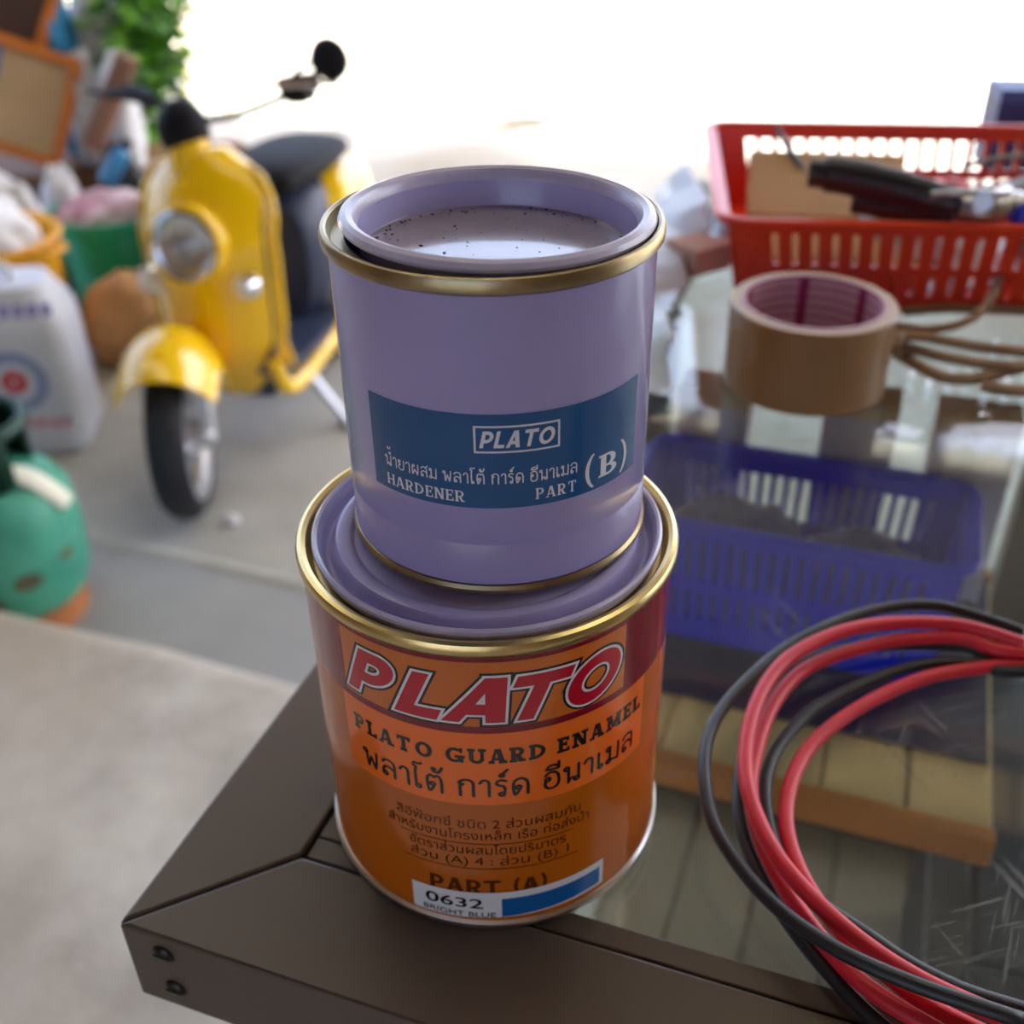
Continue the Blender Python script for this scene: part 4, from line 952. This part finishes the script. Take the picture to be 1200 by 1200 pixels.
# neck and dark handlebar pod
MB().loft([[Vector((.29 + .048 * math.cos(t) + k * .012, .030 + .046 * math.sin(t), .745 + .035 * k)) for t in [2 * math.pi * i / 20 for i in range(20)]] for k in range(3)]).build('neck', 'yellow', sc)
M = Matrix.Translation((.315, .042, .820)) @ Matrix.Rotation(R(-12), 4, 'Y')
MB().ell((0, 0, 0), .060, .060, .072, 28, 16, M).build('handlebar_pod', 'black_plastic', sc)
hb = MB().tube(catmull([L(.44, .25, .912), L(.41, .22, .900), L(.36, .08, .85), L(.34, -.03, .84), L(.37, -.12, .86), L(.42, -.25, .87), L(.46, -.31, .86)], 6), .009, 10).build('handlebar', 'black_plastic', sc)
for s in (1, -1):
    z0 = .915 if s > 0 else .87
    MB().tube([L(.40, s * .165, z0 - .010), L(.425, s * .21, z0 - .004), L(.44, s * .25, z0 - .002)], [.019, .021, .019], 14).build('grip', 'black_plastic', hb)
    MB().tube([L(.345, s * .17, z0 + .004), L(.36, s * .25, z0 + .006), L(.39, s * .32, z0 + .008)], [.007, .006, .005], 8).build('brake_lever', 'chrome' if s > 0 else 'black_plastic', hb)
    if s < 0: continue
    st_ = MB().tube(catmull([L(.40, s * .20, z0), L(.40, s * .22, z0 + .03), L(.40, s * .255, z0 + .045)], 5), .006, 8).build('mirror_stem', 'chrome', hb)
    if s > 0:
        MB().tube([L(.40, .185, .895), L(.40, .215, .902), L(.40, .245, .910)], [.028, .034, .030], 16).build('reservoir', 'black_plastic', hb)
    Mm = Matrix.Translation(L(.40, s * .295, z0 + .052)) @ Matrix.Rotation(R(-90), 4, 'Y')
    mr = MB().lathe([(0, .026), (.025, .022), (.042, .010), (.048, -.006), (.044, -.014), (0, -.014)], 32, Mm).build('mirror', 'black_plastic', sc)
    MB().lathe([(0, -.0145), (.040, -.0145), (.040, -.0155), (0, -.0155)], 32, Mm).build('mirror_glass', 'chrome', mr)
# floorboard, under-seat body, seat, tail
fb = MB()
rings = [[Vector((x, y, z)) for y, z in ((-w, .235), (-w, .262), (w, .262), (w, .235), (w * .7, .175), (-w * .7, .175))] for x, w in ((.27, .150), (.34, .162), (.45, .165), (.62, .160), (.70, .150))]
fb.loft(rings); fbo = fb.build('floorboard', 'inner_blue', sc)
for s in (-1, 1):
    pts = catmull([(.225, s * .152, .30), (.235, s * .156, .25), (.26, s * .160, .215), (.32, s * .166, .205), (.45, s * .168, .215), (.60, s * .166, .235), (.70, s * .165, .28), (.76, s * .170, .36)], 5)
    MB().tube(pts, .020, 10).build('side_trim', 'yellow', fbo)
def ringY(x, z0, z1, w, e=2.6, n=24):
    out = []
    for k in range(n):
        t = 2 * math.pi * k / n; c, s_ = math.cos(t), math.sin(t)
        out.append(Vector((x, w * math.copysign(abs(c) ** (2 / e), c), (z0 + z1) / 2 + (z1 - z0) / 2 * math.copysign(abs(s_) ** (2 / e), s_))))
    return out
MB().loft([ringY(.575, .24, .58, .105), ringY(.60, .235, .60, .125), ringY(.70, .24, .61, .135), ringY(.80, .42, .61, .13)]).build('under_seat_panel', 'inner_blue', sc)
MB().loft([ringY(.70, .36, .56, .150), ringY(.74, .31, .60, .172), ringY(.82, .30, .615, .178), ringY(.92, .34, .61, .165), ringY(1.0, .39, .60, .13), ringY(1.06, .44, .58, .08)]).build('rear_body', 'yellow', sc)
MB().loft([ringY(.50, .60, .655, .07), ringY(.53, .595, .675, .105), ringY(.62, .60, .685, .125), ringY(.74, .605, .68, .135), ringY(.86, .61, .675, .13), ringY(.94, .615, .665, .10), ringY(.97, .62, .65, .06)]).build('seat', 'seat_vinyl', sc, sub=1)
stn = MB().tube([L(.46, .10, .19), L(.47, .15, .10), L(.475, .21, .012)], .013, 10).build('side_stand', 'alloy', sc)
MB().box(.45, .50, -.245, -.195, .0, .012).build('stand_foot', 'alloy', stn, smooth=False)
MB().box(.50, .84, -.08, .08, .12, .26).build('engine', 'black_plastic', sc, bevel=.02)
MB().tube([(.70, .10, .2), (.9, .13, .22), (1.08, .13, .25)], [.03, .05, .045], 14).build('exhaust', 'alloy', sc)
MB().tube([(.33, 0, .78), (.235, 0, .42)], .022, 12).build('steering_tube', 'black_plastic', sc)

# ================================================================== GREEN GAS CYLINDER BY THE STEP
mat('teal_paint', srgb(62, 150, 126), .45, 0, .12, 9, col2=srgb(82, 176, 146)); mat('rust', srgb(178, 112, 66), .8, 0, .25, 30); mat('rust_dark', srgb(96, 92, 66), .8, 0, .3, 40); mat('dark_green', srgb(16, 66, 50), .5, 0, .1, 20); mat('tag_white', srgb(232, 232, 210), .6)
gc = at_z(112, 722, 0)
gy = empty('gas_cylinder', (gc.x - .150, gc.y + .02, 0), R(20), 'squat teal gas cylinder with a rusty foot ring behind the step', 'gas cylinder')
MB().lathe([(.118, 0), (.126, .0), (.126, .06), (.118, .062)], 48, close=True).build('foot_ring', 'rust', gy)
MB().lathe([(0, .05), (.10, .052), (.135, .072), (.150, .105), (.154, .15), (.154, .25), (.149, .29), (.130, .325), (.085, .35), (.03, .358), (0, .36)], 56).build('body', 'teal_paint', gy)
MB().lathe([(.154, .198), (.157, .201), (.157, .209), (.154, .212)], 56).build('weld_band', 'teal_paint', gy)
MB().tube([(.10 * math.cos(R(a)), .10 * math.sin(R(a)), .345 + .115) for a in range(0, 360, 15)], .012, 8, closed=True).build('collar_ring', 'dark_green', gy)
for a0, a1 in ((20, 130), (200, 310)):
    mb = MB()
    for i in range(8):
        t0, t1 = R(a0 + (a1 - a0) * i / 8), R(a0 + (a1 - a0) * (i + 1) / 8)
        mb.add([(.10 * math.cos(t0), .10 * math.sin(t0), .33), (.10 * math.cos(t1), .10 * math.sin(t1), .33), (.10 * math.cos(t1), .10 * math.sin(t1), .46), (.10 * math.cos(t0), .10 * math.sin(t0), .46),
                (.094 * math.cos(t0), .094 * math.sin(t0), .33), (.094 * math.cos(t1), .094 * math.sin(t1), .33), (.094 * math.cos(t1), .094 * math.sin(t1), .46), (.094 * math.cos(t0), .094 * math.sin(t0), .46)],
               [(0, 1, 2, 3), (7, 6, 5, 4), (0, 4, 5, 1), (2, 6, 7, 3), (1, 5, 6, 2), (3, 7, 4, 0)])
    mb.build('collar', 'dark_green', gy, weld=True)
MB().lathe([(0, .34), (.022, .34), (.022, .39), (.014, .40), (.014, .43), (.028, .432), (.028, .445), (0, .447)], 20).build('valve', 'alloy', gy)
for t_, (da, ln) in enumerate(((-22, .13),)):
    mb = MB(); vs_ = []; n = 10
    for i in range(n + 1):
        f = i / n; rr_ = .06 + f * (.158 - .06); z_ = .366 - .085 * f ** 2.2 * (1 if t_ == 0 else .6)
        a = R(da - 20 + (18 * f))
        for s in (-1, 1): vs_.append((rr_ * math.cos(a) - s * .026 * math.sin(a), rr_ * math.sin(a) + s * .026 * math.cos(a), z_))
    mb.add(vs_, [(2 * i, 2 * i + 1, 2 * i + 3, 2 * i + 2) for i in range(n)])
    o = mb.build('paper_tag', 'tag_white', gy); sd = o.modifiers.new('t', 'SOLIDIFY'); sd.thickness = .0015
for (a, z, s) in ((-75, .17, .02), (-40, .19, .012), (-100, .13, .012)):
    M = Matrix.Rotation(R(a), 4, 'Z') @ Matrix.Translation((.1535, 0, z))
    MB().ell((0, 0, 0), .0016, s * 1.4, s, 12, 8, M).build('rust_patch', 'rust_dark', gy)

# ================================================================== CLUTTER ON THE LEFT
mat('jug_white', srgb(222, 226, 236), .4, 0, .03, 8, trans=.08); mat('print_red', srgb(206, 66, 70), .6); mat('print_grey_blue', srgb(146, 160, 196), .6); mat('print_violet', srgb(140, 132, 206), .6)
J = at_z(102, 524, 0)
jg = empty('plastic_container', (J.x - .185, J.y + .085, 0), R(7), 'big white plastic container with red and violet print left of the scooter', 'container')
jw, jd, jh = .37, .26, .36
rings = []
for z, f, r_ in ((0, .94, .04), (.02, 1, .05), (jh - .06, 1, .05), (jh - .02, .985, .05), (jh, .95, .05), (jh + .07, .66, .05), (jh + .085, .62, .05)):
    rings.append([Vector((x, y, z)) for x, y in rrect(jw * (1 - (1 - f) * .55), jd * f, min(r_, jd * f / 2 - .01), 6)])
MB().loft(rings).build('body', 'jug_white', jg, bevel=.004)
MB().tube(catmull([(-.06, 0, jh + .08), (-.05, 0, jh + .115), (.05, 0, jh + .115), (.06, 0, jh + .08)], 4), .012, 10).build('handle', 'jug_white', jg)
MB().lathe([(0, jh + .125), (.026, jh + .125), (.028, jh + .12), (.028, jh + .085), (0, jh + .085)], 24, Matrix.Translation((-.12, 0, 0))).build('cap', mat('cap_yellow', srgb(236, 176, 30), .4), jg)
yf = -jd / 2 - .0006
def disc(cx, cz, r0, r1, a0, a1, m, name, n=24):
    vs_ = []
    for i in range(n + 1):
        a = R(a0 + (a1 - a0) * i / n); vs_ += [(cx + r0 * math.cos(a), yf, cz + r0 * math.sin(a)), (cx + r1 * math.cos(a), yf, cz + r1 * math.sin(a))]
    MB().add(vs_, [(2 * i, 2 * i + 1, 2 * i + 3, 2 * i + 2) for i in range(n)]).build(name, m, jg, smooth=False)
disc(.045, .215, .055, .085, -180, 180, 'print_grey_blue', 'printed_ring')
for k in range(8):
    a = 2 * math.pi * k / 8
    MB().ell((.045 + .021 * math.cos(a), yf, .215 + .021 * math.sin(a)), .014, .0006, .014, 12, 6).build('printed_petal', 'print_red', jg)
random.seed(5)
for k in range(9):                                  # blurred red print, unreadable in the photo
    x = -.10 + k * .030
    for s in range(3):
        MB().box(x + s * .007, x + s * .007 + .004, yf, yf + .0005, .075 + random.uniform(0, .012), .105 + random.uniform(-.008, .008)).build('red_print', 'print_red', jg, smooth=False)
    MB().box(x, x + .018, yf, yf + .0005, .1, .104).build('red_print', 'print_red', jg, smooth=False)
sl_ = math.atan2(.07, jd * (.95 - .66) / 2)
for k in range(6):
    M = Matrix.Translation((-.02 + k * .034, -jd * .95 / 2 + .014, jh + .025)) @ Matrix.Rotation(sl_, 4, 'X')
    MB().box(0, .022, -.004, .026, .0, .0012, M).build('violet_print', 'print_violet', jg, smooth=False)
# yellow tub with a white sack in it
mat('tub_yellow', srgb(240, 172, 20), .4, 0, .05, 10); mat('sack_white', srgb(224, 224, 226), .55, 0, .06, 12, bump=.2, bscale=20)
tb = empty('plastic_tub', (-1.50, 3.05, 0), 0, 'yellow plastic tub behind the white container', 'tub')
MB().lathe([(0, .005), (.16, .005), (.165, 0), (.20, .40), (.215, .405), (.22, .415), (.215, .425), (.195, .42), (.160, .02), (0, .015)], 48).build('body', 'tub_yellow', tb)
for a in (-20, 160):
    M = Matrix.Rotation(R(a), 4, 'Z')
    MB().tube([M @ Vector(p) for p in catmull([(.21, -.06, .40), (.25, -.04, .40), (.25, .04, .40), (.21, .06, .40)], 5)], .010, 8).build('handle', 'tub_yellow', tb)
crumple('sack', (-1.52, 3.03, .2), (.175, .17, .23), 'sack_white', 31, 'full white sack sitting in the yellow tub', 'sack', amp=.32, freq=1.8)
# brown sack carrying the green ribbed basket
mat('sack_brown', srgb(188, 140, 92), .8, 0, .15, 12, bump=.2, bscale=30); mat('teal_plastic', srgb(26, 172, 134), .35, 0, .05, 15)
crumple('sack', (-1.16, 3.14, 0), (.145, .14, .16), 'sack_brown', 35, 'slumped brown sack in front of the green ribbed pail', 'sack', amp=.3, freq=1.9)
gb = empty('ribbed_pail', (-1.30, 3.52, 0), R(10), 'teal green ribbed plastic pail behind the brown sack', 'pail')
pr = [(0, 0), (.125, 0)]
for k in range(15): pr += [(.128 + .0030 * k, .008 + .021 * k), (.136 + .0030 * k, .014 + .021 * k), (.136 + .003 * k, .022 + .021 * k)]
pr += [(.180, .330), (.187, .333), (.187, .343), (.172, .343), (.125, .01), (0, .01)]
MB().lathe(pr, 48).build('body', 'teal_plastic', gb)
MB().tube(catmull([(.183, 0, .33), (.19, .05, .24), (.14, .16, .22), (0, .20, .22), (-.14, .16, .22), (-.19, .05, .24), (-.183, 0, .33)], 5), .004, 8).build('bail', 'tool_metal', gb)
mat('rag_pink', srgb(206, 90, 120), .7, 0, .2, 5, col2=srgb(226, 222, 226)); mat('bag_grey', srgb(196, 196, 196), .35, 0, .1, 10, bump=.2, bscale=20, trans=.1); mat('bag_white', srgb(226, 228, 232), .4, 0, .08, 10, bump=.2, bscale=20)
crumple('cloth_rag', (-1.31, 3.52, .27), (.15, .145, .075), 'rag_pink', 41, 'pink and white rag heaped in the green ribbed pail', 'rag', amp=.4, freq=2.6)
# cupboard-like stack carrying bags and frames behind
mat('board_brown', srgb(120, 84, 56), .7, 0, .2, 8, bump=.1); mat('carton_brown', srgb(150, 112, 76), .75, 0, .12, 8)
shl = empty('low_cupboard', (-1.88, 3.98, 0), R(-12), 'low brown wooden cupboard piled with bags at the far left', 'cupboard')
MB().box(-.32, .38, -.14, .22, 0, .36).build('carcass', 'board_brown', shl, smooth=False, bevel=.004)
MB().box(-.34, .40, -.16, .24, .361, .385).build('top', 'board_brown', shl, smooth=False, bevel=.003)
for x in (-.31, .035):
    d_ = MB().box(x, x + .335, -.158, -.141, .03, .34).build('door', 'board_brown', shl, smooth=False, bevel=.003)
    MB().ell((x + (.30 if x < 0 else .03), -.165, .22), .012, .012, .012, 12, 8).build('knob', 'alloy', d_)

def bag(px, py, Y, s, m, seed, label, zb=None, amp=.3, freq=1.8):
    p = at_y(px, py, Y); z = zb if zb is not None else p.z - s[2] * .85
    return crumple('plastic_bag', (p.x, Y, z), s, m, seed, label, 'bag', amp=amp, freq=freq)
cs = empty('cardboard_box', (-1.30, 4.07, 0), R(-10), 'brown cardboard box under the heap of grey bags', 'box')
MB().box(-.18, .2, -.2, .2, 0, .36).build('box', 'carton_brown', cs, smooth=False, bevel=.003); MB().box(-.03, .03, -.2005, .2005, .0, .3605).build('packing_tape', 'tape_brown', cs, smooth=False)
bag(102, 112, 3.95, (.07, .08, .24), 'bag_grey', 51, 'tall grey plastic bag beside the wooden picture frame', zb=.362)
bag(66, 200, 3.66, (.085, .07, .27), 'bag_white', 53, 'round white plastic bag behind the green ribbed pail', zb=.0)
bag(-6, 215, 3.52, (.14, .11, .28), 'bag_white', 55, 'rumpled white plastic bag behind the sack in the tub', zb=.0)
bag(112, 25, 4.12, (.11, .10, .36), 'bag_grey', 57, 'pale grey plastic bag under the plant', zb=.362, amp=.2)
bag(128, 60, 3.90, (.06, .06, .24), 'bag_white', 58, 'small white plastic bag below the green leaves', zb=.362, amp=.2)
mat('cloth_blue', srgb(40, 136, 186), .6, 0, .12, 12)
p = at_y(64, 30, 4.02); crumple('cloth_rag', (p.x, 4.02, .386), (.06, .07, .36), 'cloth_blue', 61, 'bright blue cloth standing between the picture frames and the grey bags', 'cloth', amp=.4, freq=2.4)
# wooden picture frames
mat('frame_wood', srgb(196, 112, 36), .45, 0, .15, 12); mat('frame_panel', srgb(184, 156, 116), .7, 0, .08, 6); mat('frame_dark', srgb(70, 44, 34), .6, 0, .1, 8); mat('frame_strip_blue', srgb(96, 116, 170), .6)
def picture(pxq, Y, w, h, tilt, roll, pm, label, strip=False):
    p = at_y(*pxq, Y); e = empty('picture_frame', p, 0, label, 'picture frame'); e.rotation_euler = (tilt, roll, R(16))
    t = .036
    for (x0, x1, z0, z1) in ((-w / 2, w / 2, h / 2 - t, h / 2), (-w / 2, w / 2, -h / 2, -h / 2 + t), (-w / 2, -w / 2 + t, -h / 2 + t, h / 2 - t), (w / 2 - t, w / 2, -h / 2 + t, h / 2 - t)):
        MB().box(x0, x1, -.016, .016, z0, z1).build('frame_side', 'frame_wood', e, smooth=False, bevel=.004)
    MB().box(-w / 2 + t, w / 2 - t, 0, .008, -h / 2 + t, h / 2 - t).build('picture_panel', pm, e, smooth=False)
    if strip: MB().box(-w / 2 + t, -w / 2 + t + .10, -.002, 0, -h / 2 + t, h / 2 - t).build('picture_strip', 'frame_strip_blue', e, smooth=False)
    return e
picture((14, 114), 3.82, .38, .37, R(-14), R(24), MATS['frame_panel'], 'orange wooden picture frame with a plain tan panel', True)
picture((0, 10), 3.93, .32, .38, R(-12), R(28), MATS['frame_dark'], 'orange wooden picture frame with a dark brown panel, cut by the photo edge')
# planks, bottle and dark bits between pile and scooter
mat('stick', srgb(128, 92, 70), .7, 0, .2, 10); mat('bottle_blue', srgb(72, 150, 206), .3, 0, trans=.2)
def stick_px(name, a, b, r, m, label, cat):
    A = at_y(*a); B = at_y(*b); return tag(MB().tube([A, (A + B) / 2, B], r, 8).build(name, m), label, cat)
cd = empty('cardboard_box', (-.93, 3.50, 0), R(12), 'dark brown cardboard box with open flaps behind the scooter headlamp', 'box')
MB().box(-.13, .13, -.13, .13, 0, .36).build('box', 'board_brown', cd, smooth=False, bevel=.003)
for s in (-1, 1):
    M = Matrix.Translation((s * .13, 0, .36)) @ Matrix.Rotation(s * R(50), 4, 'Y'); MB().box(-.004, .004, -.13, .13, 0, .10, M).build('flap', 'carton_brown', cd, smooth=False)
stick_px('wooden_stick', (108, 172, 3.74), (150, 66, 3.78), .036, 'stick', 'slanting brown wooden stick between the bags and the plant', 'stick')
p = at_y(124, 214, 3.42); q = at_y(147, 172, 3.46); ax = (q - p).normalized()
bt = empty('bottle', p, 0, 'slanting blue plastic bottle left of the scooter', 'bottle'); bt.rotation_euler = ax.to_track_quat('Z', 'Y').to_euler()
MB().lathe([(0, 0), (.026, 0), (.028, .004), (.028, .095), (.024, .108), (.012, .118), (.012, .124)], 24).build('body', 'bottle_blue', bt); MB().lathe([(.0, .150), (.013, .150), (.014, .146), (.014, .124), (0, .124)], 20).build('cap', 'black_plastic', bt)
crumple('plastic_bag', (-.95, 3.27, 0), (.07, .07, .2), 'bag_grey', 66, 'dusty grey bag standing behind the scooter shield', 'bag', amp=.25)
p = at_y(140, 175, 3.765); crumple('plastic_bag', (p.x, 3.765, 0), (.075, .055, .31), 'case_black', 83, 'tall black plastic bag behind the slanting blue bottle', 'bag', amp=.25)
crumple('plastic_bag', (-.95, 3.50, .361), (.12, .11, .10), 'case_black', 68, 'black plastic bag on the dark cardboard box', 'bag', amp=.3)
# plant with hanging leaves
mat('leaf', srgb(112, 176, 40), .4, 0, .3, 12); mat('leaf_dark', srgb(52, 104, 28), .5, 0, .3, 12); mat('stem', srgb(96, 84, 50), .8); mat('pot', srgb(160, 96, 64), .8, 0, .1, 10)
def leafy(name, base, tips, label, cat, nl=90, seed=3, pot=True, size=(.05, .10)):
    e = empty(name, base, 0, label, cat); random.seed(seed)
    if pot:
        MB().lathe([(0, .01), (.10, .0), (.11, .0), (.145, .20), (.155, .20), (.155, .23), (.135, .23), (.10, .03), (0, .03)], 32).build('pot', 'pot', e)
        MB().lathe([(0, .20), (.13, .19)], 24).build('soil', 'stick', e)
    m1, m2 = MB(), MB(); stm = MB()
    for t in tips:
        t = Vector(t) - Vector(base); c = catmull([Vector((0, 0, .15 if pot else 0)), Vector((t.x * .35, t.y * .35, t.z * .65)), t], 8); stm.tube(c, [.008 - .005 * i / len(c) for i in range(len(c))], 6)
        for k in range(nl):
            f = random.uniform(.35, 1.0); P = c[min(len(c) - 1, int(f * (len(c) - 1)))] + Vector((random.gauss(0, .05), random.gauss(0, .05), random.gauss(0, .05)))
            ln = random.uniform(*size); wd = ln * random.uniform(.28, .42); a = random.uniform(0, 2 * math.pi); el = random.uniform(-.9, .5)
            d = Vector((math.cos(a) * math.cos(el), math.sin(a) * math.cos(el), math.sin(el))); s = d.cross(Vector((random.uniform(-.4, .4), random.uniform(-.4, .4), 1))).normalized(); n_ = s.cross(d)
            q = [P, P + d * ln * .35 + s * wd * .5 + n_ * .006, P + d * ln * .75 + s * wd * .38, P + d * ln - n_ * .012, P + d * ln * .75 - s * wd * .38, P + d * ln * .35 - s * wd * .5 + n_ * .006, P + d * ln * .5 - n_ * .008]
            (m1 if random.random() < .6 else m2).add(q, [(0, 1, 6), (1, 2, 6), (2, 3, 6), (3, 4, 6), (4, 5, 6), (5, 0, 6)])
    stm.build('stem', 'stem', e); tag(m1.build('foliage', 'leaf', e, recalc=False), kind='stuff'); tag(m2.build('foliage', 'leaf_dark', e, recalc=False), kind='stuff')
    return e
B0 = Vector((-1.62, 4.62, 0))
tips = [at_y(x, y, Y) for x, y, Y in ((130, 12, 4.0), (150, -30, 4.1), (170, 30, 4.1), (185, 75, 4.0), (165, 95, 3.95), (200, 40, 4.3), (195, -10, 4.4), (150, 60, 4.0), (185, 10, 4.2), (175, -60, 4.3))]
leafy('potted_plant', B0, tips, 'leafy green potted plant at the mouth of the shed, upper left', 'plant', nl=210, seed=4, size=(.06, .13))
leafy('potted_plant', (-1.22, 4.62, 0), [at_y(x, y, 4.6) for x, y in ((178, 178), (190, 196), (168, 188))], 'small leafy plant low behind the yellow scooter', 'plant', nl=30, seed=9, size=(.03, .06))
# bamboo ladder in the sun
mat('bamboo', srgb(206, 186, 120), .6, 0, .1, 10)
ld = empty('ladder', (0, 0, 0), 0, 'thin bamboo ladder standing in the sunlight behind the scooter', 'ladder')
r0 = [at_y(272, 150, 6.2), at_y(244, -30, 6.5)]; r1 = [at_y(222, 142, 6.2), at_y(205, -30, 6.5)]
for r_ in (r0, r1):
    d = (r_[1] - r_[0]).normalized(); b0 = r_[0] - d * (r_[0].z / d.z)
    MB().tube([b0, (b0 + r_[1]) / 2, r_[1] + d * .8], .016, 8).build('rail', 'bamboo', ld)
for k in range(6):
    f = -.1 + k * .42; A = r0[0].lerp(r0[1], f); B = r1[0].lerp(r1[1], f); MB().tube([A, B], .011, 8).build('rung', 'bamboo', ld)
# dark frond shapes standing in for shadow blotches at the edge of the sunlight
mat('shadow_leaf', srgb(92, 84, 74), .8, 0, .2, 20)
random.seed(17)
for k, (px, py, ln, an, lb) in enumerate(((520, 118, .42, 6, 'long dark frond shape standing in for a shadow smear on the sunlit yard'), (455, 140, .30, 24, 'short dark frond shape standing in for a shadow at the edge of the sunlight behind the scooter'), (600, 155, .22, 40, 'small dark frond shape standing in for a shadow at the edge of the sunlight behind the small can'))):
    P = at_z(px, py, 0); e = empty('shadow_frond', (P.x, P.y, 0), R(an), lb, 'leaf')
    MB().tube([(-ln, 0, .008), (0, .01, .04), (ln, 0, .012)], .008, 6).build('midrib', 'shadow_leaf', e)
    mb = MB()
    for i in range(26):
        x = -ln * .8 + ln * 1.75 * i / 25; z = .01 + .03 * (1 - (x / ln) ** 2)
        for s in (-1, 1):
            w = .11 * (1 - abs(x / ln) ** 2) + .03; mb.add([(x, 0, z), (x + .03, s * w * .5, z + .025), (x + .055, s * w, max(.004, z - .01)), (x + .018, s * w * .5, z + .012)], [(0, 1, 2, 3)])
    mb.build('leaflet', 'shadow_leaf', e, recalc=False)
# crumpled white scrap near the front wheel
p = at_z(272, 612, 0); crumple('paper_scrap', (p.x, p.y, 0), (.022, .018, .012), 'bag_white', 77, 'tiny white paper scrap on the concrete right of the front wheel', 'paper', amp=.3, sub=2)
